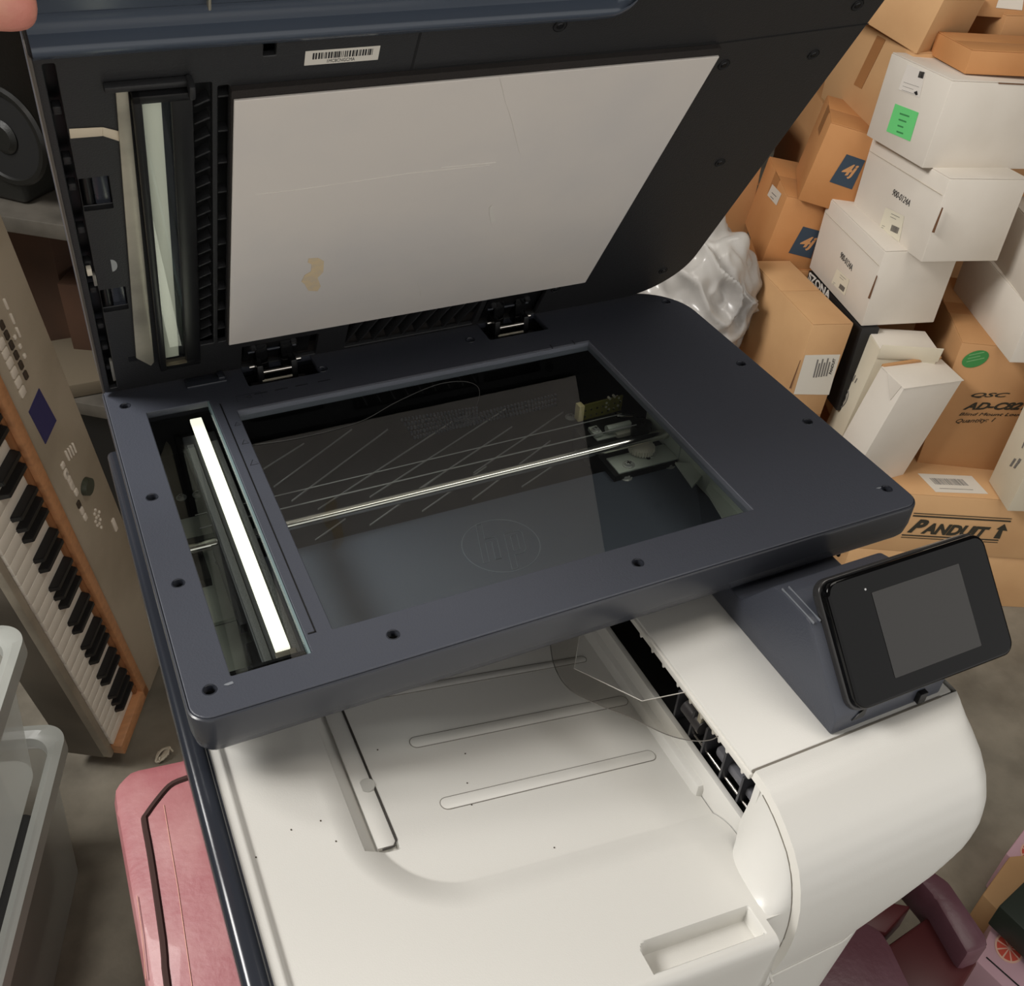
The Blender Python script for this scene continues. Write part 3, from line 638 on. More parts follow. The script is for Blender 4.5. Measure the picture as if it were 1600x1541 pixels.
# main body below
def bodyring(pl, zs, name, m):
    b = bmesh.new(); R = []
    for sc_, z in zs: R.append([b.verts.new((.14+(x-.14)*sc_, -.2+(y+.2)*sc_, z)) for x, y in pl])
    for a, c in zip(R, R[1:]):
        for i in range(len(a)): b.faces.new((a[i], a[(i+1) % len(a)], c[(i+1) % len(a)], c[i]))
    b.faces.new(R[-1]); b.faces.new(R[0][::-1]); bmesh.ops.recalc_face_normals(b, faces=b.faces[:]); g = G(); g.add(b); return g.build(name, m, PR)
pl = rrect(-.083, .318, -.4525, .05, [.01, .05, .02, .01])
bodyring(pl, [(1, -.16), (1, -.20), (.98, -.30), (.93, -.45)], 'main_body', M_WHITE)
G().box(.20, .362, -.36, .05, -.30, -.1125, .004).build('right_body_side', M_WHITE, PR)
# dark left side frame with glossy rounded edge
g = G(); g.box(-.0965, -.0835, -.466, .05, -.45, -.0475, .0045, seg=4); g.build('left_side_frame', M_GLOSSB, PR)
g = G(); g.box(-.0855, -.0825, -.466, .05, -.45, -.052); g.build('left_inner_frame', M_DARK, PR, smooth=False)
# control panel arm and touch screen
a = .265; g = G(); 
arm = [(a, y, z) for y, z in ((-.3885, TZ), (-.3885, -.040), (-.384, -.030), (-.355, .0085), (-.345, .012), (-.24, .012), (-.24, TZ))]
arm = [(a, y, z) for y, z in ((-.3905, TZ), (-.3905, -.042), (-.389, -.0375), (-.354, -.0015), (-.349, .003), (-.344, .004), (-.322, .004), (-.312, .001), (-.288, -.033), (-.21, -.034), (-.21, TZ))]
g.prism(arm, (.088, 0, 0), .0018); AR = g.build('control_panel_arm', M_DARK, PR)
for x in (.2665, .2715): G().box(x, x+.0008, -.350, -.318, .003, .0046, .0003).build('arm_ridge', mat('ridge_highlight', (120, 124, 130), .3), AR)
G().prism([(a+.013, -.3908, -.046), (a+.0225, -.3908, -.046), (a+.0225, -.3908, -.036)], (0, -.0006, 0)).build('arm_vent', M_BLACK, AR, smooth=False)
PHI = .79886
SMt = Matrix(((1, 0, 0, .274), (0, math.cos(PHI), -math.sin(PHI), -.397), (0, math.sin(PHI), math.cos(PHI), -.030), (0, 0, 0, 1)))
tb_ = plate('touch_panel', [rrect(0, .1278, 0, .0795, .009)], -.0105, 0, M_GLOSS, PR, bev=.0022, M=SMt)
plate('panel_back_shell', [rrect(-.0012, .129, -.0012, .0807, .0095)], -.013, -.0062, mat('charcoal_shell', (48, 47, 47), .25), tb_, bev=.001, M=SMt)
plate('screen_glass', [rrect(.0315, .1018, .0118, .0653, .0004, 1)], .0001, .0003, mat('grey_screen', (58, 57, 56), .12, spec=.3), tb_, M=SMt)
G(SMt).cyl((.0278, .0684, 0), (.0278, .0684, .0003), .0007, seg=10).build('light_sensor', mat('pale_dot', (190, 190, 190), .4), tb_)
G(SMt).box(.03, .10, .01, .055, -.034, -.0125, .002).build('panel_neck', M_DARKT, tb_)
G().box(.33, .3365, -.394, -.389, -.052, -.043, .0006).build('panel_clip', M_BLACK, tb_)
#BOXES
# ================================================================ CARTONS (origin = top corner nearest the viewer, yaw, two small tilts, width right, depth left, height)
def kraft(nm, c, c2): return mat(nm, c, .75, rgb2=c2, nscale=4, bump=.12, bscale=500)
K1 = kraft('kraft_board_light', (205, 163, 116), (190, 147, 102)); K2 = kraft('kraft_board_tan', (186, 140, 94), (174, 128, 82))
K3 = kraft('kraft_board_orange', (196, 140, 88), (180, 122, 70)); KT = mat('brown_packing_tape', (168, 118, 74), .3)
KW = mat('white_board', (222, 214, 202), .6, rgb2=(212, 203, 190), nscale=5, bump=.06, bscale=500)
KW2 = mat('cream_board', (214, 205, 184), .6, rgb2=(204, 193, 170), nscale=5, bump=.06, bscale=500)
M_NAVY = mat('slate_blue_print', (50, 66, 82), .7); M_TANP = mat('bare_board_print', (200, 146, 96), .75)
M_GREYINK = mat('grey_ink', (112, 108, 104), .8); M_SLOT = mat('slot_brown', (112, 78, 52), .9); M_BINK = mat('olive_black_ink', (50, 46, 34), .8)
M_GREEN = mat('green_sticker', (110, 214, 128), .6); M_GREEND = mat('green_sticker_ink', (62, 140, 80), .7)
def brot(yaw, pi_, ro):
    return (Matrix.Rotation(yaw, 3, 'Z') @ Matrix.Rotation(pi_, 3, 'X') @ Matrix.Rotation(ro, 3, 'Y')).to_4x4()
class Carton:
    def __init__(s, name, label, cat, A, yaw, pi_, ro, w, d, h, m, group=None, ext=(0, 0, 0), scale=1, flaps=True, tape=None, seam=M_SLOT):
        A = CAM+(V(A)-CAM)*scale; w, d, h = w*scale+ext[0], d*scale+ext[1], h*scale+ext[2]
        s.A, s.w, s.d, s.h = A, w, d, h; s.R = brot(yaw, pi_, ro); s.M = Matrix.Translation(A) @ s.R
        s.X, s.Y, s.Z = [(s.R.to_3x3() @ V(v)) for v in ((1, 0, 0), (0, 1, 0), (0, 0, 1))]
        s.root = empty(name, s.M @ V((w/2, d/2, -h)), label, cat, group)
        s.body = G(s.M).box(0, w, 0, d, -h, 0, .0018).build('carton_body', m, s.root)
        if flaps:   # top closure: two outer flaps with the seam between, side edges proud
            for a, b_ in ((.0005, d/2-.0006), (d/2+.0006, d-.0005)): G(s.M).box(.001, w-.001, a, b_, 0, .0016, .0006).build('top_flap', m, s.root)
        if tape:
            for f in tape:
                if f == 'top': G(s.M).box(-.0004, w+.0004, d/2-.022, d/2+.022, .0016, .0019).build('tape_strip', KT, s.root, smooth=False)
                if f == 'R': G(s.M).box(w/2-.02, w/2+.02, -.0006, 0, -h*.35, 0).build('tape_strip', KT, s.root, smooth=False)
                if f == 'L': G(s.M).box(-.0006, 0, d/2-.022, d/2+.022, -h*.3, .001).build('tape_strip', KT, s.root, smooth=False)
                if f == 'Lfull': G(s.M).box(-.0006, 0, d/2-.022, d/2+.022, -h, .001).build('tape_strip', KT, s.root, smooth=False)
    def n(s, f): return {'R': -s.Y, 'L': -s.X, 'T': s.Z}[f]
    def at(s, p, f, off=.0008):
        return onp(p, s.A+s.n(f)*off, s.n(f))
    def decal(s, name, px, f, m, off=.0006, th=.0003):
        P = [s.at(p, f, off) for p in px]; g = G(); g.prism(P, s.n(f)*th); return g.build(name, m, s.root, smooth=False)
    def text(s, t, px, f, m=None, shear=0, bold=0, off=.0008, name='printed_lettering'):
        P = [s.at(p, f, off) for p in px]; return text(name, t, *P, m or M_INK, s.root, .0002, shear, bold)
    def barcode(s, px, f, n=16, off=.0011, m=None, name='barcode'):
        a, b_, c = [s.at(p, f, off) for p in px]; X, Y = b_-a, c-a; g = G(); u = 0
        while u < 1:
            wd = random.choice((.02, .02, .035)); g.prism([a+X*u, a+X*min(1, u+wd), a+X*min(1, u+wd)+Y, a+X*u+Y], s.n(f)*.0001); u += wd+random.choice((.02, .03))
        g.build(name, m or M_INK, s.root, smooth=False)
    def lines(s, px, f, n=3, frac=(1, .7, .85), m=None, off=.0011, wd=.12, name='printed_line'):
        a, b_, c = [s.at(p, f, off) for p in px]; X, Y = b_-a, c-a
        for i in range(n):
            o = a+Y*(i/max(1, n-1)); g = G(); g.prism([o, o+X*frac[i % len(frac)], o+X*frac[i % len(frac)]+Y*wd/n, o+Y*wd/n], s.n(f)*.0001); g.build(name, m or M_GREYINK, s.root, smooth=False)
def ctn(k, *a, **kw):
    q = BX[k]; return Carton(a[0], a[1], a[2] if len(a) > 3 else 'box', q[:3], q[3], q[4], q[5], q[6], q[7], q[8], a[-1], **kw)
BX = {
'B11':(1.4032, 0.3900, -0.9461, -0.4579, 0, 0, 0.2249, 0.3500, 0.1439),
'B10':(1.3616, 0.4096, -0.7953, -0.4710, 0, 0, 0.2048, 0.3500, 0.1508),
'B9':(1.4270, 0.4960, -0.5073, -0.5423, 0.0087, -0.0007, 0.1619, 0.1752, 0.2880),
'B12':(1.5440, 0.3350, -0.5851, -0.3991, 0.0113, 0.0150, 0.0350, 0.0970, 0.2102),
'B8':(1.2838, 0.4724, -0.5641, -0.0017, 0.1235, 0.1165, 0.1570, 0.0681, 0.2346),
'B7':(1.2361, 0.5124, -0.4926, -0.3379, 0.0545, 0.0764, 0.1197, 0.0729, 0.3040),
'B6':(1.1528, 0.6091, -0.4763, -0.1808, -0.0021, 0.0696, 0.0873, 0.2652, 0.2037),
'B3':(1.2628, 0.5929, -0.3394, -0.2325, 0.0153, 0.0111, 0.1532, 0.2378, 0.1532),
'B2':(1.3078, 0.5438, -0.1905, -0.1832, -0.0474, 0.0578, 0.1611, 0.2461, 0.1493),
'B1':(1.3066, 0.6008, -0.0463, -0.1422, -0.0291, 0.0713, 0.1758, 0.1753, 0.1446),
'B15':(1.3590, 0.6266, -0.0089, -0.2695, -0.0249, 0.0393, 0.1447, 0.1202, 0.0374),
'B16':(1.4888, 0.7617, 0.0513, -0.5347, 0.0150, -0.0016, 0.1024, 0.0742, 0.0473),
'B5':(1.2532, 0.8696, -0.3442, -0.4481, 0.0148, 0.1498, 0.1354, 0.1551, 0.1538),
'B4':(1.2843, 0.8322, -0.1890, -0.6252, 0.0072, 0.1723, 0.1310, 0.1128, 0.1575),
'B19':(1.3527, 0.7434, -0.0455, -0.2580, 0.0009, 0.0011, 0.3000, 0.1819, 0.1735),
'B18':(1.3670, 0.7246, 0.0455, 0.1699, 0.1872, 0.0991, 0.1272, 0.1148, 0.0930),
'B13':(1.4602, 0.4075, -0.3991, -0.3898, 0.0104, 0.0079, 0.0731, 0.2797, 0.1082),
'B14':(1.4222, 0.3350, -0.2820, -0.4519, 0.0009, -0.0035, 0.0640, 0.3113, 0.1171),
'B17':(1.5289, 0.7252, 0.0107, -0.2461, -0.0080, 0.0004, 0.0575, 0.0949, 0.0570),
'B21':(1.2594, 0.5894, -0.4946, -0.2320, 0.0067, 0.0094, 0.0374, 0.2409, 0.1884)}
GR = 'cartons piled behind the printer'
# lowest pair: shift left by moving the corner along -X
def shiftl(k, dx, dy=0):
    q = list(BX[k]); c, s_ = math.cos(q[3]), math.sin(q[3]); q[0] -= dx*c-(-s_)*dy*0; q[1] -= dx*s_; q[6] += dx; BX[k] = tuple(q)
shiftl('B11', .15); shiftl('B10', .13)
c11 = ctn('B11', 'cardboard_box', 'plain brown carton on the floor at the very bottom of the pile', 'box', K1, group=GR, ext=(.35, 0, 0), flaps=True)
c10 = ctn('B10', 'cardboard_box', 'brown carton with black PANDUIT print and a white barcode label on its top', 'box', K1, group=GR, ext=(.35, 0, 0), tape=None)
c10.text('P', [(1417, 832), (1440, 834), (1431, 811)], 'R', M_BINK, shear=.3, bold=.05)
c10.text('ANDUIT', [(1438, 834), (1541, 841), (1445, 817)], 'R', M_BINK, shear=.3, bold=.05)
c10.decal('printed_arrow', [(1552, 841), (1562, 842), (1567, 829), (1574, 830), (1570, 819), (1557, 827), (1561, 828)], 'R', M_BINK)
for dy, w0 in ((0, 2.2), (-4.5, 1.1)): c10.decal('printed_bar', [(1426+dy*-.3, 807+dy), (1579-dy*.3, 816+dy), (1580-dy*.3, 816+dy-w0), (1427-dy*.3, 807+dy-w0)], 'R', M_BINK)
for dy, w0 in ((0, 1.8), (4, 1.0)): c10.decal('printed_bar', [(1409-dy*.3, 835+dy), (1560-dy*.3, 843.5+dy), (1560-dy*.3, 843.5+dy+w0), (1409-dy*.3, 835+dy+w0)], 'R', M_BINK)
c10.decal('shipping_label', [(1434, 740), (1518, 744), (1544, 772), (1462, 769)], 'T', M_PAPERW, off=.0020)
c10.barcode([(1462, 757), (1514, 759), (1452, 747)], 'T', off=.0026, m=M_GREYINK); c10.lines([(1468, 763), (1520, 765), (1470, 765)], 'T', 1, (1,), off=.0026, wd=.3)
c9 = ctn('B9', 'cardboard_box', 'tall brown carton printed QSC AD-C821 with a green oval sticker', 'box', K2, group=GR, ext=(.20, .1, 0), tape=['top'])
c9.text('QSC', [(1515, 622), (1573, 622), (1521, 614)], 'R', M_BINK, shear=.3, bold=.02); 
c9.text('AD-C821', [(1504, 640.5), (1603, 640.5), (1512, 629)], 'R', M_BINK, shear=.25, bold=.035)
c9.text('Blind Mount Loudspeaker', [(1497, 651), (1640, 652), (1501, 645)], 'R', M_BINK, shear=.25)
c9.text('Quantity: 1', [(1491, 663), (1551, 661), (1496, 655)], 'R', M_BINK, shear=.25)
ov = [(1524+21*math.cos(a)+3*math.sin(a), 561-13*math.sin(a)-4*math.cos(a)) for a in [k*math.pi/12 for k in range(24)]]
c9.decal('green_oval_sticker', ov, 'R', mat('green_oval', (58, 132, 66), .6)); c9.lines([(1510, 566), (1538, 560), (1514, 556)], 'R', 3, m=mat('pale_green_ink', (128, 176, 120), .7), wd=.3)
c12 = ctn('B12', 'mailer_box', 'slim cream box with small dark care symbols at the right edge of the pile', 'box', KW2, group=GR, scale=.965, ext=(.06, 0, .04))
c12.lines([(1577, 728), (1585, 716), (1583, 731)], 'L', 2, m=M_GREYINK, wd=.9); c12.decal('care_symbol', [(1589, 722), (1593, 716), (1596, 718), (1592, 725)], 'L', M_GREYINK); c12.lines([(1596, 700), (1600, 690), (1600, 702)], 'L', 2, wd=.7)
c8 = ctn('B8', 'mailer_box', 'upright plain white box with a dog-eared lid standing in front of the pile', 'box', KW, group=GR, scale=.975, ext=(0, 0, .05), flaps=False)
G(c8.M).box(-.001, c8.w+.003, -.001, c8.d*.98, 0, .0018, .0008, M=Matrix.Rotation(.02, 4, 'X')).build('lid_flap', KW, c8.root)
G(c8.M).box(.002, c8.w-.002, c8.d-.004, c8.d+.002, .0, .006, .0008, M=Matrix.Rotation(-.03, 4, 'Y')).build('torn_edge', K2, c8.root)
G(c8.M).prism([(-.0008, .006, .002), (-.0008, c8.d*.7, .002), (-.0008, .012, -.035)], (-.0006, 0, 0)).build('tuck_flap', KW, c8.root, smooth=False)
c7 = ctn('B7', 'mailer_box', 'tall cream box with a grey round stamp and its lid flap open', 'box', KW2, group=GR, scale=1.02, ext=(0, 0, .0), flaps=False)
G(c7.M).box(.0, c7.w*1.02, -.0015, .0, -.018, .012, .0005).build('lid_flap', KW2, c7.root)
G(c7.M).box(.001, c7.w, .001, c7.d, .0, .0015, .0005).build('top_panel', KW, c7.root)
sx, sy = 1316, 622
ring = [(sx+9*math.cos(a)+3.2*math.sin(a), sy-15*math.sin(a)-3*math.cos(a)) for a in [k*math.pi/14 for k in range(29)]]
g = G(); g.tube([c7.at(p, 'L', .001) for p in ring], .0012, 5); g.build('round_stamp', M_GREYINK, c7.root)
ring = [(sx+6*math.cos(a)+2.2*math.sin(a), sy-10*math.sin(a)-2*math.cos(a)) for a in [k*math.pi/14 for k in range(29)]]
g = G(); g.tube([c7.at(p, 'L', .001) for p in ring], .0008, 5); g.build('round_stamp', M_GREYINK, c7.root)
c7.text('R', [(1325, 606), (1329, 597), (1322, 601)], 'L', M_GREYINK); c7.lines([(1331, 596), (1336, 586), (1335, 598)], 'L', 2, wd=.5)
c6 = ctn('B6', 'cardboard_box', 'light brown carton beside the bed corner with a white address label', 'box', K1, group=GR, tape=None)
c6.decal('address_label', [(1258, 555), (1313, 554), (1295, 617), (1240, 616)], 'R', M_PAPERW)
c6.text('BARCODE'[:0] or 'PANDUIT', [(1299, 585), (1306, 561), (1295, 584)], 'R', M_INK, bold=.02, off=.0012)
for k in range(3): c6.lines([(1270+k*8, 590-k*1), (1277+k*8, 562-k*1), (1274+k*8, 590-k*1)], 'R', 2, (1, .8), wd=1.1, off=.0012)
c6.decal('edge_slot', [(1250, 563), (1251, 563), (1236, 607), (1233, 607)], 'R', M_SLOT)
c21 = ctn('B21', 'cardboard_box', 'narrow black box with white capital letters wedged behind the light brown carton', 'box', mat('black_board', (22, 21, 21), .55), group=GR, flaps=False)
c21.text('SZONA', [(1262, 437), (1295, 470), (1265, 424)], 'L', mat('white_print', (220, 216, 208), .7), bold=.03)
c3 = ctn('B3', 'mailer_box', 'white part-number box 900-0124A nearest the brown logo cartons, lower of the printed pair', 'box', KW, group=GR, flaps=False)
c2 = ctn('B2', 'mailer_box', 'white part-number box 900-0124A directly under the green stickered box', 'box', KW, group=GR, flaps=False)
for c, t0, t1, up, lb, sl in ((c2, (1393, 304), (1420, 323), (1397, 295), [(1384, 324), (1413, 338), (1405, 378), (1374, 355)], [(1472, 324), (1474, 325), (1460, 364), (1456, 363)]),
                              (c3, (1312, 402), (1330, 424), (1315, 393), [(1308, 420), (1327, 437), (1320, 462), (1299, 442)], [(1370, 430), (1371, 432), (1359, 467), (1356, 466)])):
    c.text('900-0124A', [t0, t1, up], 'L', mat('soft_black_ink', (70, 68, 66), .8))
    c.decal('part_label', lb, 'L', mat('label_cream', (219, 212, 192), .7)); c.decal('hand_slot', sl, 'L', M_SLOT, off=.0005)
    L = [V(q) for q in lb]; f = lambda u, v: tuple(L[0]+(L[1]-L[0])*u+(L[3]-L[0])*v)
    c.lines([f(.35, .15), f(.8, .15), f(.35, .3)], 'L', 2, wd=.3); c.barcode([f(.55, .92), f(.95, .92), f(.55, .62)], 'L', m=M_GREYINK, off=.0013); c.lines([f(.1, .85), f(.25, .85), f(.1, .95)], 'L', 2, wd=.4)
    G(c.M).box(.001, c.w-.001, .0005, c.d-.001, 0, .0022, .0009).build('lid_panel', KW, c.root)
    G(c.M).box(-.0015, 0, .004, c.d-.004, -.03, -.029).build('tuck_line', mat('crease_shade', (190, 180, 164), .8), c.root, smooth=False)
c1 = ctn('B1', 'mailer_box', 'white box with a bright green square sticker near the top of the pile', 'box', KW, group=GR, flaps=False, ext=(.1, 0, 0))
G(c1.M).box(.001, c1.w-.001, .0005, c1.d-.001, 0, .0022, .0009).build('lid_panel', KW, c1.root)
c1.decal('green_square_sticker', [(1399, 162), (1435.5, 176), (1422, 221), (1385, 205)], 'L', M_GREEN)
c1.lines([(1406, 176), (1421, 181), (1401, 204)], 'L', 4, (1, .8, .6, .7), M_GREEND, wd=.35)
c1.decal('white_address_label', [(1418, 100), (1447, 112), (1437, 152), (1404, 140)], 'L', mat('label_white', (226, 219, 210), .7))
c1.barcode([(1434, 121), (1442, 123), (1437, 111)], 'L', m=M_INK, off=.0012); c1.lines([(1412, 128), (1436, 136), (1409, 140)], 'L', 3, m=M_GREYINK, wd=.12); c1.decal('printed_mark', [(1428, 144), (1433, 142), (1434, 148), (1431, 149)], 'L', M_INK, off=.0012)
c1.decal('lid_slot', [(1560, 129), (1600, 131), (1600, 133), (1560, 131)], 'R', M_SLOT)
c15 = ctn('B15', 'cardboard_box', 'flat orange-brown carton lying on the green stickered box', 'box', K3, group=GR, ext=(.08, 0, 0))
c17 = ctn('B17', 'cardboard_box', 'small brown carton half hidden behind the flat carton', 'box', K2, group=GR, ext=(.1, .05, 0))
c16 = ctn('B16', 'cardboard_box', 'topmost brown carton with a white label in the top right corner', 'box', K2, group=GR, ext=(.1, .05, .0))
c16.decal('white_label', [(1562, -6), (1600, -4), (1597, 16), (1556, 12)], 'R', M_PAPERW)
c18 = ctn('B18', 'cardboard_box', 'large tan carton leaning beside the lid at the top of the pile', 'box', K1, group=GR, ext=(.0, .16, .0))
c19 = ctn('B19', 'cardboard_box', 'big tan carton with a vertical brown tape strip beside the lid edge', 'box', K1, group=GR, ext=(-.18, .12, 0))
c19.decal('tape_strip', [(1371, 55), (1384, 62), (1346, 139), (1334, 132)], 'L', KT)
c4 = ctn('B4', 'cardboard_box', 'brown carton with a slate blue logo square, upper of the two', 'box', K3, group=GR, ext=(.02, .05, 0), tape=['L'])
c5 = ctn('B5', 'cardboard_box', 'brown carton with a slate blue logo square, lower of the two', 'box', K3, group=GR, ext=(.02, .05, 0), tape=['L'])
c4.decal('logo_square', [(1323, 241), (1352, 251), (1331, 296), (1296, 284)], 'R', M_NAVY); c4.text('4j', [(1310, 279), (1333, 280), (1320, 257)], 'R', M_TANP, bold=.03, shear=.2, off=.0012)
c5.decal('logo_square', [(1255, 354), (1281, 361), (1267, 404), (1232, 395)], 'R', M_NAVY); c5.text('4j', [(1245, 391), (1268, 392), (1255, 370)], 'R', M_TANP, bold=.03, shear=.2, off=.0012)
c5.decal('small_white_label', [(1207, 288), (1221, 303), (1213, 321), (1199, 305)], 'L', M_PAPERW); c5.lines([(1206, 300), (1213, 307), (1204, 306)], 'L', 2, wd=.4)
g = G(); P = onp((1185, 290), c5.A, c5.n('L')); g.prism([P, P+V((.02, .03, .02)), P+V((.0, .05, .035)), P+V((-.03, .04, .01))], (0, 0, .003)); g.build('torn_flap', K1, c5.root, smooth=False)
c13 = ctn('B13', 'mailer_box', 'long white box lying on the tall printed carton', 'box', KW, group=GR, ext=(.1, 0, 0))
c14 = ctn('B14', 'mailer_box', 'white box at the right edge stacked on the long white box', 'box', KW, group=GR, ext=(.1, 0, 0))
# plain cartons that carry the upper ones, mostly hidden behind the printer
def support(c, label, m=K2, grow=.0, dx=0, zt=None):
    cx = c.M @ V((c.w/2, c.d/2, 0)); yaw = math.atan2(c.X.y, c.X.x); w_, d_ = c.w*.9+grow, c.d*.9+grow
    zt = (c.A.z-c.h-.004) if zt is None else zt
    R_ = Matrix.Rotation(yaw, 3, 'Z'); A = V((cx.x+dx, cx.y, zt))+R_ @ V((-w_/2, -d_/2, 0))
    return Carton('cardboard_box', label, 'box', A, yaw, 0, 0, w_, d_, zt-FZ-.001, m, group=GR)
support(c6, 'plain brown carton hidden under the address-labelled carton', grow=0)
support(c5, 'plain brown carton hidden under the lower logo carton', m=K3, grow=.02)
# plain crate behind everything keeps the stack from showing the wall
Carton('cardboard_box', 'tall plain brown carton at the back of the pile behind the white boxes', 'box', (1.44, 1.04, -.23), -.45, 0, 0, .6, .3, .859, K2, group=GR)
Carton('cardboard_box', 'wide plain brown carton behind the tan carton that leans on the pile', 'box', (1.02, 1.17, -.24), -.35, 0, 0, .33, .35, .849, K2, group=GR)
Carton('cardboard_box', 'plain brown carton high at the back of the pile, above its neighbours', 'box', (1.50, 1.05, .2), -.45, 0, 0, .55, .25, .426, K2, group=GR)
# crumpled translucent plastic bag
import mathutils.noise as mno
b = bmesh.new(); bmesh.ops.create_icosphere(b, subdivisions=6, radius=1)
bc = CAM+ray(1078, 462)*2.16
for v in b.verts:
    p = v.co.copy(); q = p*1.1+V((mno.noise(p*1.5), mno.noise(p*1.5+V((5, 5, 5))), mno.noise(p*1.5+V((1, 8, 3)))))*.9
    fold = (.5-abs(mno.noise(V((q.x*1.5, q.y*1.5, q.z*.7)))))*.34+(.5-abs(mno.noise(q*2.6+V((4, 4, 4)))))*.09
    v.co = V((p.x*.135, p.y*.14, p.z*.185))*(.85+fold+.04*mno.noise(p*4))
g = G(Matrix.Translation(bc)); g.add(b)
bag = g.build('plastic_bag', mat('milky_plastic_film', (188, 184, 178), .25, rgb2=(146, 142, 138), nscale=5), angle=180)
tag(bag, 'crumpled milky plastic bag between the lid corner and the light brown carton', 'bag')
Carton('cardboard_box', 'plain carton under the crumpled plastic bag behind the printer', 'box', (bc.x-.10, bc.y-.10, bc.z-.17), -.2, 0, 0, .22, .22, bc.z-.17-FZ-.001, K2, group=GR)

# ================================================================ LEFT SIDE
# digital piano standing on its end
e1 = V((-.082, -.2065, .975)).normalized(); a_ = e1.cross(V((1, 0, 0))).normalized(); b_ = e1.cross(a_)
DG = math.radians(330); e2 = (a_*math.cos(DG)+b_*math.sin(DG)).normalized(); e3 = -(e1.cross(e2)); KO = V((-.1825, .6074, -.9594))
KM = Matrix(((e1.x, e2.x, e3.x, KO.x), (e1.y, e2.y, e3.y, KO.y), (e1.z, e2.z, e3.z, KO.z), (0, 0, 0, 1)))     # u along, v across, w out of the keys
def kb(px, w_=0):
    q = onp(px, KO+e3*w_, e3); r = KM.inverted() @ q; return r.x, r.y
KR = empty('digital_piano', KM @ V((-.08, .05, -.03)), 'grey digital piano with wooden end cheeks standing on its end at the left', 'keyboard')
M_KG = mat('taupe_metal_paint', (180, 168, 148), .5, rgb2=(156, 144, 124), nscale=6, bump=.1, bscale=300); M_WD = mat('orange_wood', (206, 148, 102), .45, noise=.08, nscale=12, stretch=(1, 9, 9))
M_WK = mat('white_key', (236, 229, 215), .35); M_BK = mat('black_key', (26, 25, 25), .4)
UL = 1.22
G(KM).box(-.082, UL, -.052, .205, -.085, -.016, .004).build('piano_case', mat('case_shadow_grey', (112, 104, 92), .5, rgb2=(92, 84, 74), nscale=7), KR)
G(KM).box(-.078, UL, -.052, -.038, -.02, -.004, .003).build('front_rail', mat('front_rail_grey', (168, 158, 140), .5, noise=.12, nscale=20), KR)
w0 = -.052
for i in range(52):
    u = w0+i*.02357; G(KM).box(u+.0004, u+.0232, -.038, .060, -.018, .0, .0012).build('white_key', M_WK, KR) if i == 0 else None
wk = [o for o in KR.children if o.name.startswith('white_key')][0]
def pcopy(o, du):
    c = o.copy(); C.objects.link(c); c.location = o.location+e1*du; return c
for i in range(1, 52): pcopy(wk, i*.02357)
bk0 = G(KM).prism([(-.0055, .000, -.004), (.0055, .000, -.004), (.0048, .006, .0115), (-.0048, .006, .0115)], (0, .0001, 0))
bk0 = G(KM); bb = bmesh.new(); vs = [bb.verts.new(p) for p in ((-.0058, 0, -.004), (.0058, 0, -.004), (.0058, .058, -.004), (-.0058, .058, -.004), (-.0045, .007, .0125), (.0045, .007, .0125), (.0045, .058, .0125), (-.0045, .058, .0125))]
for f in ((0, 3, 2, 1), (4, 5, 6, 7), (0, 1, 5, 4), (1, 2, 6, 5), (2, 3, 7, 6), (3, 0, 4, 7)): bb.faces.new([vs[k] for k in f])
bmesh.ops.bevel(bb, geom=bb.edges[:], offset=.001, segments=2, affect='EDGES'); bk0.add(bb); bko = bk0.build('black_key', M_BK, KR)
first = True
for i in range(1, 52):
    if i % 7 in (2, 3, 4, 6, 0):
        du = w0+i*.02357
        if first: bko.location = bko.location+e1*du; first = False; base_u = du
        else: pcopy(bko, du-base_u)
g = G(KM); g.box(-.052, UL, .0585, .072, -.012, .006, .002); g.build('key_slip_felt', mat('brown_felt', (150, 100, 60), .9), KR)
G(KM).box(-.082, UL, .066, .084, -.02, .014, .002).build('wood_rail', M_WD, KR)
G(KM).box(-.084, -.053, -.040, .084, -.02, .014, .003).build('wood_cheek', M_WD, KR)
G(KM).box(-.098, UL, .084, .205, -.03, .012, .007).build('control_surface', M_KG, KR)
M_BT = mat('pale_button', (236, 226, 210), .4); M_BT2 = mat('dark_button', (66, 56, 46), .5)
def kbtn(px, m, su=.010, sv=.006, nm='button'):
    u, v = kb(px, .012); G(KM).box(u-su/2, u+su/2, v-sv/2, v+sv/2, .0115, .0145, .0008).build(nm, m, KR)
for p in ((4, 549), (14, 571), (20, 586), (29, 603)): pass
for k in range(6): kbtn((1+k*6.6, 537+k*15), M_BT, .0125, .012)
for k in range(6): kbtn((2+k*7.4, 508+k*15.6), M_BT2, .012, .007)
for p in ((22, 527), (30, 541), (37, 556)): kbtn(p, M_BT, .006, .005)
for p in ((8, 475), (18, 498), (27, 519)): kbtn(p, M_BT, .016, .003, 'slider_mark')
sc4 = [(61, 607), (88, 657), (71, 694), (45, 644)]
pp = [kb(p, .0125) for p in sc4]; g = G(KM); g.prism([(u, v, .0118) for u, v in pp], (0, 0, .0012)); g.build('lcd_screen', mat('blue_lcd', (54, 52, 104), .25), KR, smooth=False)
for k in range(4): kbtn((97+k*5, 727+k*11), M_BT, .010, .008)
for k in range(4): kbtn((104+k*3.5, 712+k*-4), M_BT, .020, .0035)
u, v = kb((133, 760), .012)
gk = G(KM); gk.cyl((u, v, .012), (u, v, .020), .014, .013, 24); gk.build('control_dial', mat('green_grey_dial', (66, 70, 58), .4), KR)
for k in range(6): kbtn((102+k*8, 742+k*13.5) if k < 3 else (122+(k-3)*5, 788+(k-3)*10), M_BT if k != 3 else M_BT2, .012, .008)
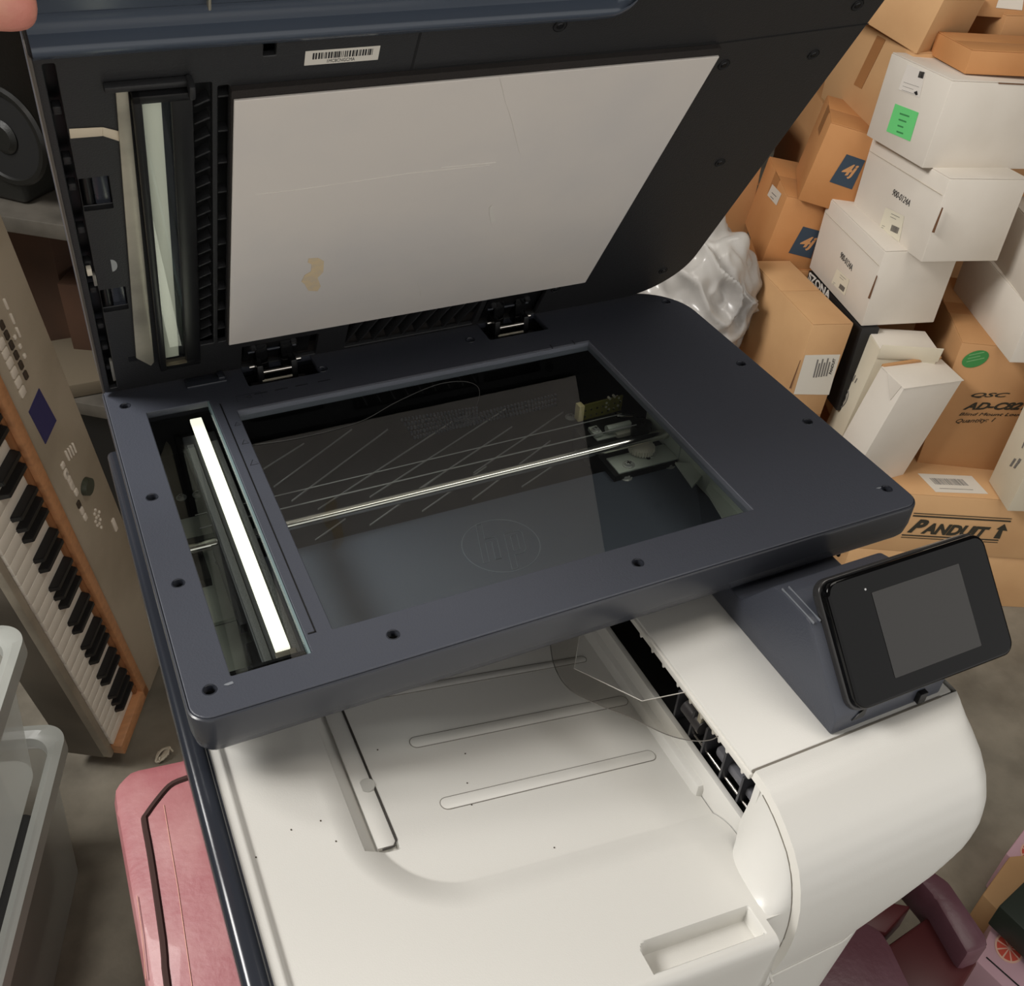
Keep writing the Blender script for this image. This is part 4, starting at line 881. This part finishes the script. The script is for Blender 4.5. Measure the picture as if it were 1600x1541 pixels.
for r_ in range(5):
    for c_ in range(2): kbtn((148+c_*6+r_*.8-(r_ % 2)*2, 797+r_*6+c_*3), M_BT, .0045, .004)
kbtn((178, 820), M_BT, .028, .008)
# metal shelving with a loudspeaker, dim cartons and boards
M_SH = mat('galvanised_shelf', (100, 95, 87), .45, metal=.4, noise=.2, nscale=14)
za, zb = -.30, -.66
A1, A2 = onz((-60, 328), za), onz((110, 354), za); d1 = (A2-A1).normalized(); n1 = V((-d1.y, d1.x, 0))
SR = empty('metal_shelf_unit', (A1.x, A1.y, FZ), 'grey metal shelving unit behind the upright keyboard', 'shelf')
L0, L1 = A1-d1*.5, A2+d1*.35
for z_, nm in ((za, 'shelf_board'), (zb, 'shelf_board'), (.12, 'shelf_board')):
    g = G(); g.prism([(L0.x, L0.y, z_), (L1.x, L1.y, z_), (L1.x+n1.x*.45, L1.y+n1.y*.45, z_), (L0.x+n1.x*.45, L0.y+n1.y*.45, z_)], (0, 0, -.028), .002); g.build(nm, M_SH, SR)
for q in (L0, L1, L0+n1*.45, L1+n1*.45): G().box(q.x-.012, q.x+.012, q.y-.012, q.y+.012, FZ, .5, .002).build('shelf_post', M_SH, SR)
# loudspeaker
s0 = onz((22, 318), za); SM = Matrix.Translation(s0) @ Matrix.Rotation(math.atan2(d1.y, d1.x)-.15, 4, 'Z')
SPK = empty('loudspeaker', s0, 'black loudspeaker cabinet with a round cone on the metal shelf', 'speaker')
M_SPK2 = mat('speaker_vinyl', (20, 21, 18), .5, bump=.2, bscale=300)
G(SM).box(-.30, .028, .0, .3, .001, .385, .012, seg=3).build('cabinet', M_SPK2, SPK)
cn = SM.inverted() @ onp((8, 212), s0, SM.to_3x3() @ V((0, -1, 0)))
g = G(SM); g.ring((cn.x, -.002, cn.z), (0, 1, 0), .075, .007, 40); g.build('cone_surround', mat('rubber_surround', (22, 22, 20), .4), SPK)
g = G(SM); g.cyl((cn.x, .012, cn.z), (cn.x, -.004, cn.z), .03, .072, 40, cap=True); g.build('cone', mat('cone_paper', (9, 9, 8), .8), SPK)
g = G(SM); g.cyl((cn.x, -.006, cn.z), (cn.x, -.012, cn.z), .028, .02, 32); g.build('dust_cap', M_SPK2, SPK)
# paper stack on the shelf
q = onz((50, 172), za+.10); PK = empty('document_tray', (q.x, q.y, za), 'stack of white trays beside the loudspeaker on the metal shelf', 'tray')
for k in range(2): G().box(q.x-.02, q.x+.18, q.y-.0, q.y+.2, za+.045+k*.012, za+.053+k*.012, .002).build('white_tray', mat('tray_white', (226, 216, 196), .5), PK)
G().box(q.x-.01, q.x+.17, q.y+.005, q.y+.19, za+.001, za+.044, .004).build('tray_base', M_BLACK, PK)
# dim brown cartons in the lower bay
def bay(px, z_, sx_, sy_, sz_, yaw, label, m):
    q = onz(px, z_); Carton('cardboard_box', label, 'box', (q.x, q.y, z_+sz_), yaw, 0, 0, sx_, sy_, sz_-.001, m, group='cartons on the lower metal shelf', flaps=True)
KD = kraft('kraft_board_shaded', (74, 48, 31), (60, 40, 26))  # shade of the shelf bay is put into this board colour
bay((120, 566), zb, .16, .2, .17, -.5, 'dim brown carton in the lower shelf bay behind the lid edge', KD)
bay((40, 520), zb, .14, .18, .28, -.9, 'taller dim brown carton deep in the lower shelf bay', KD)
G_ = G(); q = onz((140, 610), zb); G_.box(q.x-.08, q.x+.08, q.y-.02, q.y+.16, zb+.001, zb+.03, .003); o = G_.build('folded_cloth', mat('beige_cloth_shaded', (92, 82, 66), .9)); tag(o, 'flat beige folded cloth on the lower shelf board', 'cloth')  # cloth colour darkened to stand in for the shelf's shade
CSE = G(); q0 = L0+d1*.06+n1*.03; q1 = L1-d1*.06+n1*.03  # added black block that makes the space under the shelf read as dark
CSE.prism([(q0.x, q0.y, FZ+.001), (q1.x, q1.y, FZ+.001), (q1.x+n1.x*.38, q1.y+n1.y*.38, FZ+.001), (q0.x+n1.x*.38, q0.y+n1.y*.38, FZ+.001)], (0, 0, .385), .01)
tag(CSE.build('shade_block', M_BLACK), 'long matte black block added to darken the space under the lower shelf', 'case')
# translucent storage tubs
M_TUB = bpy.data.materials.new('translucent_tub'); M_TUB.use_nodes = True; nt = M_TUB.node_tree; bs = nt.nodes['Principled BSDF']; outn = nt.nodes['Material Output']
bs.inputs['Base Color'].default_value = lin((176, 178, 172)); bs.inputs['Roughness'].default_value = .3
tpn = nt.nodes.new('ShaderNodeBsdfTransparent'); mxn = nt.nodes.new('ShaderNodeMixShader'); mxn.inputs[0].default_value = .5
nt.links.new(tpn.outputs[0], mxn.inputs[1]); nt.links.new(bs.outputs[0], mxn.inputs[2]); nt.links.new(mxn.outputs[0], outn.inputs[0])
M_TUBR = M_TUB.copy(); M_TUBR.name = 'tub_rim_plastic'; [n for n in M_TUBR.node_tree.nodes if n.type == 'MIX_SHADER'][0].inputs[0].default_value = .74
def tub_at(name, label, c0, yaw, w_, d_, z0_, h_, lidded):
    """c0 = rear right corner of the rim"""
    Mx = Matrix.Translation((c0[0], c0[1], z0_)) @ Matrix.Rotation(yaw, 4, 'Z')
    R0 = empty(name, Mx @ V((-w_/2, -d_/2, 0)), label, 'storage box')
    def shell(nm, lv, m, closed):
        b = bmesh.new(); rr = []
        for ins, z in lv: rr.append([b.verts.new((x, y, z)) for x, y in rrect(-w_+ins, -ins, -d_+ins, -ins, .035, 8)])
        for a, c in zip(rr, rr[1:]):
            for i in range(len(a)): b.faces.new((a[i], a[(i+1) % len(a)], c[(i+1) % len(a)], c[i]))
        if closed: b.faces.new(rr[0][::-1])
        g = G(Mx); g.add(b); return g.build(nm, m, R0)
    shell('tub_body', [(.035, 0), (.018, h_-.03)], M_TUB, True)
    shell('tub_rim', [(.018, h_-.032), (.0, h_-.026), (.0, h_), (.010, h_+.002), (.020, h_-.004), (.022, h_-.02)], M_TUBR, False)
    if lidded: 
        G(Mx).box(-w_+.07, -.06, -d_+.07, -.07, .01, h_*.62, .01).build('tub_contents', mat('dark_contents', (44, 44, 43), .8), R0)
        g = G(Mx)
        for k in range(6): G(Mx).box(-w_+.06+k*.05, -w_+.064+k*.05, -d_+.03, -.03, h_*.2, h_-.03, .001).build('side_rib', M_TUBR, R0)
    return Mx, R0
t2 = onz((103, 1270), FZ)
rc = onz((104, 1140), -.80)
M2, R2 = tub_at('storage_tub', 'lower translucent plastic tub on the floor at the left edge', (rc.x+.004, rc.y+.01, 0), -.30, .42, .52, FZ+.001, -.80-FZ, True)
rc = onz((44, 975), -.56)
M3, R3 = tub_at('storage_tub', 'upper translucent plastic tub nested in the one on the floor', (rc.x, rc.y, 0), -.30, .36, .46, -.797, .237, False)
# ================================================================ RED CASE AND MAROON STAND UNDER THE PRINTER
M_RED = mat('dusty_red_plastic', (162, 98, 102), .5, rgb2=(178, 126, 126), nscale=18, bump=.25, bscale=160, coat=.1)
M_MAR = mat('maroon_plastic', (98, 62, 71), .4, rgb2=(114, 82, 92), nscale=12, bump=.2, bscale=150)
RZ = -.455
def Zp(p, z=RZ): q = onz(p, z); return (q.x, q.y)
c0, c1_, c2_ = Zp((172, 1232)), Zp((200, 1200)), Zp((290, 1182))
xl = c0[0]; 
outl = [(xl-.004, -.42), (xl, c0[1]-.03), (xl+.001, c0[1]), (c1_[0], c1_[1]), (c2_[0], c2_[1]-.0), (.06, c2_[1]+.008), (.06, -.42)]
RT = empty('red_support_case', (-.06, -.17, FZ), 'dusty red plastic case under the left side of the printer', 'case')
g = G(); g.prism([(x, y, RZ) for x, y in outl], (0, 0, -.035), .011); g.build('case_lid', M_RED, RT)
gp_ = [Zp(p, RZ+.001) for p in ((296, 1214), (270, 1224), (253, 1240), (229, 1272), (226, 1284), (236, 1340), (255, 1470), (262, 1541))]
gp_.append((gp_[-1][0]-.002, gp_[-1][1]-.12))
g = G(); g.tube(catm([V((x, y, RZ-.0002)) for x, y in gp_], 3), .0035, 6); g.build('lid_groove', mat('groove_dark', (62, 40, 36), .9), RT)
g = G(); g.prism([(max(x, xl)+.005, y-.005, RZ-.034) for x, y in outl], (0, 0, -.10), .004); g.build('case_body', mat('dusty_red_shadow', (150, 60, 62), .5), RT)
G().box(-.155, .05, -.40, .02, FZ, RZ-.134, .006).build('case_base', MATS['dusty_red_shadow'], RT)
# scratches on the red lid
for a, b2 in (((256, 1258), (300, 1541)), ((214, 1400), (228, 1530))):
    P, Q = V((*Zp(a, RZ+.0006), RZ+.0006)), V((*Zp(b2, RZ+.0006), RZ+.0006)); g = G(); g.tube([P, P.lerp(Q, .5)+V((.001, 0, 0)), Q], .0004, 5); g.build('scratch', mat('pale_scratch', (222, 170, 150), .8), RT)
MT = empty('maroon_stand', (.35, -.2, FZ), 'maroon moulded plastic stand under the right side of the printer', 'stand')
MZ = -.455
def mz(p, z=MZ): q = onz(p, z); return (q.x, q.y, z)
bar = [mz(p) for p in ((1290, 1330), (1480, 1380)[:0] or (1485, 1390), (1555, 1470)[:0] or (1553, 1478), (1545, 1500), (1518, 1504), (1400, 1390))]
bar = [mz(p) for p in ((1440, 1355), (1486, 1378), (1545, 1463), (1549, 1480), (1520, 1495), (1500, 1480))]
bar0 = mz((1400, 1320))
g = G(); g.prism([mz((1372, 1300)), mz((1484, 1376)), mz((1543, 1462)), mz((1547, 1478)), mz((1512, 1492)), mz((1460, 1402))], (0, 0, -.05), .006); g.build('outer_bar', M_MAR, MT)
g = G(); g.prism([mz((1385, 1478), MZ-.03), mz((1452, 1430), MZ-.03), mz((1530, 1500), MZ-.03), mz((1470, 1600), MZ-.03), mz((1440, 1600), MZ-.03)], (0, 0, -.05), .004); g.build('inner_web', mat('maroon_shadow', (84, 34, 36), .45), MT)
g = G(); g.prism([mz((1290, 1400), MZ-.005), mz((1380, 1452), MZ-.005), mz((1396, 1478), MZ-.005), mz((1450, 1590), MZ-.005), mz((1300, 1600), MZ-.005), mz((1200, 1520), MZ-.005)], (0, 0, -.05), .008); g.build('inner_bar', M_MAR, MT)
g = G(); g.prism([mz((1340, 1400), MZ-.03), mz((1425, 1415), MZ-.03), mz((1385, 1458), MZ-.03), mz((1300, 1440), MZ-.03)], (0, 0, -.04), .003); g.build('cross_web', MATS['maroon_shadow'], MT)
G().box(.10, .36, -.36, .03, MZ-.05, MZ-.003, .006).build('top_deck', M_MAR, MT)
# lower tray of the stand that joins the outer frame to the deck, and a corner post down to the floor
pa, pb = mz((1372, 1300)), mz((1512, 1492))
for q_, r_ in (((pb[0]-.022, pb[1]+.018), .02),): G().box(q_[0]-r_, q_[0]+r_, q_[1]-r_, q_[1]+r_, FZ, MZ-.035, .006).build('corner_post', M_MAR, MT)
G().box(.33, pa[0]+.01, pa[1]-.02, pa[1]+.05, MZ-.05, MZ-.008, .006).build('side_beam', M_MAR, MT)
ib = mz((1330, 1500)); G().box(ib[0]-.03, ib[0]+.03, ib[1]-.03, ib[1]+.03, FZ, MZ-.04, .006).build('corner_post', M_MAR, MT)
for x in (.13, .40):
    for y in (-.34, -.02): G().box(x-.03, x+.03, y-.03, y+.03, FZ, MZ-.045, .008).build('leg', M_MAR, MT)
# ================================================================ CITRUS PRINTED BOXES LOWER RIGHT
M_PINK = mat('pink_board', (214, 174, 186), .6); M_GRN = mat('dark_green_board', (40, 50, 42), .5); M_ORG = mat('grapefruit_print', (208, 84, 66), .6); M_PALE = mat('pale_peel_print', (232, 190, 170), .6)
def slice_print(cx, cy, rx, ry, z, root, rot=0):
    def W(a, k=1.0):
        x, y = rx*math.cos(a)*k, ry*math.sin(a)*k; return (cx+x*math.cos(rot)-y*math.sin(rot), cy+x*math.sin(rot)+y*math.cos(rot))
    q = [onz(W(k*math.pi/16), z) for k in range(32)][::-1]; g = G(); g.prism(q, (0, 0, .0004)); g.build('slice_rim', M_PALE, root, smooth=False)
    for k in range(9):
        a0, a1 = k*2*math.pi/9+.07, (k+1)*2*math.pi/9-.07
        q = [onz(W((a0+a1)/2, .1), z)]+[onz(W(a0+(a1-a0)*t/4, .86), z) for t in range(5)]; g = G(); g.prism([p+V((0, 0, .0004)) for p in q], (0, 0, .0003)); g.build('slice_segment', M_ORG, root, smooth=False)
z5 = FZ+.10
R5 = empty('pink_citrus_box', onz((1570, 1500), FZ), 'pink box printed with a grapefruit slice, nearest the maroon stand', 'box')
q = [onz(p, z5) for p in ((1561, 1421), (1700, 1500), (1680, 1640), (1600, 1580), (1525, 1500), (1540, 1450))]
q = [onz(p, z5) for p in ((1561, 1421), (1720, 1530), (1690, 1660), (1526, 1502))]
g = G(); g.prism(q, (0, 0, -.099), .002); g.build('carton_body', M_PINK, R5)
g = G(); a, b2 = onz((1541, 1496), z5+.0006), onz((1620, 1566), z5+.0006); n_ = V((-(b2-a).y, (b2-a).x, 0)).normalized()*.0012; g.prism([a-n_, b2-n_, b2+n_, a+n_], (0, 0, .0003)); g.build('lid_gap', M_INK, R5, smooth=False)
slice_print(1577, 1482, 26, 20, z5+.0004, R5, .85)
R6 = empty('green_black_box', onz((1590, 1420), FZ), 'dark green box lying on cardboard beside the pink boxes', 'box')
z6 = FZ+.16
q = [onz(p, z6) for p in ((1561, 1416), (1650, 1330), (1760, 1420), (1660, 1510))]
g = G(); g.prism(q, (0, 0, -.05), .002); g.build('carton_body', M_GRN, R6)
q = [onz(p, FZ+.105) for p in ((1535, 1398), (1578, 1338), (1660, 1330), (1700, 1440), (1640, 1480), (1560, 1424))]
g = G(); g.prism(q, (0, 0, -.10), .003); g.build('cardboard_base', K1, R6)
R7 = empty('pink_citrus_box', onz((1590, 1325), FZ), 'pink box printed with a grapefruit slice at the right edge beyond the green box', 'box')
q = [onz(p, z5) for p in ((1572, 1334), (1612, 1280), (1700, 1330), (1640, 1390), (1592, 1352))]
g = G(); g.prism(q, (0, 0, -.099), .002); g.build('carton_body', M_PINK, R7)
slice_print(1612, 1334, 20, 16, z5+.0004, R7, .85)
# scrap of white fluff on the floor
b = bmesh.new(); g = G()
q = onz((256, 1180), FZ+.01)
for k in range(9):
    a = k*.7; pts = [q+V((.016*math.cos(a+t*.9)*(1-.1*k*.5), .010*math.sin(a+t*1.3), .004*math.sin(t+k)+.002)) for t in range(6)]; g.tube(catm(pts, 3), .0016, 5)
fl_ = g.build('scrap_twine', mat('white_twine', (206, 196, 176), .9)); tag(fl_, 'small tangle of white twine on the floor behind the red case', 'twine')
# ================================================================ HAND HOLDING THE LID CORNER
def skinobj(name, chains, m, parent=None, sub=2):
    me = bpy.data.meshes.new(name); vs, es, rs = [], [], []
    for ch in chains:
        prev = None
        for i, (p, r) in enumerate(ch):
            if isinstance(p, int): prev = p; continue
            vs.append(V(p)); rs.append(r); k = len(vs)-1
            if prev is not None: es.append((prev, k))
            prev = k
    me.from_pydata(vs, es, []); o = bpy.data.objects.new(name, me); C.objects.link(o)
    sk = o.modifiers.new('s', 'SKIN'); sk.use_smooth_shade = True
    for i, r in enumerate(rs): me.skin_vertices[0].data[i].radius = (r, r); me.skin_vertices[0].data[i].use_root = (i == 0)
    sb = o.modifiers.new('b', 'SUBSURF'); sb.levels = sb.render_levels = sub
    dg = bpy.context.evaluated_depsgraph_get(); nm = bpy.data.meshes.new_from_object(o.evaluated_get(dg)); bpy.data.objects.remove(o); nm.materials.clear()
    nm.polygons.foreach_set('use_smooth', [True]*len(nm.polygons))
    nm.name = name; return finish(name, nm, m, parent, True, 180)
def Lw(x, d, h): return LM @ V((x, d, h))
M_SKIN = mat('skin', (214, 150, 128), .45, rgb2=(206, 132, 116), nscale=60, bump=.12, bscale=500)
tip = lidp((54, 8), .016)
tx, td = tip
hand = [
 [(Lw(tx-.125, td+.03, -.030), .026), (Lw(tx-.095, td+.045, -.018), .024), (Lw(tx-.065, td+.030, .006), .015), (Lw(tx-.035, td+.012, .018), .0125), (Lw(tx-.010, td+.002, .017), .0118), (Lw(tx+.0015, td, .0155), .0095)],
 [(1, 0), (Lw(tx-.060, td+.075, -.050), .014), (Lw(tx-.025, td+.072, -.052), .0095), (Lw(tx+.005, td+.066, -.050), .0085), (Lw(tx+.028, td+.060, -.048), .0075)],
 [(1, 0), (Lw(tx-.062, td+.050, -.056), .014), (Lw(tx-.022, td+.048, -.054), .0095), (Lw(tx+.012, td+.044, -.050), .0085), (Lw(tx+.036, td+.040, -.047), .0078)],
 [(0, 0), (Lw(tx-.070, td+.022, -.058), .014), (Lw(tx-.028, td+.022, -.054), .0092), (Lw(tx+.006, td+.020, -.050), .0085), (Lw(tx+.030, td+.018, -.047), .0075)],
 [(0, 0), (Lw(tx-.080, td-.004, -.054), .013), (Lw(tx-.042, td-.004, -.052), .0082), (Lw(tx-.012, td-.004, -.048), .0075), (Lw(tx+.010, td-.004, -.046), .0068)],
 [(0, 0), (Lw(tx-.20, td-.02, -.03), .028), (Lw(tx-.42, td-.10, .02), .036)]]
hd = skinobj('person', hand, M_SKIN)
tag(hd, 'bare hand at the top left corner, thumb tip holding the lid open', 'person')
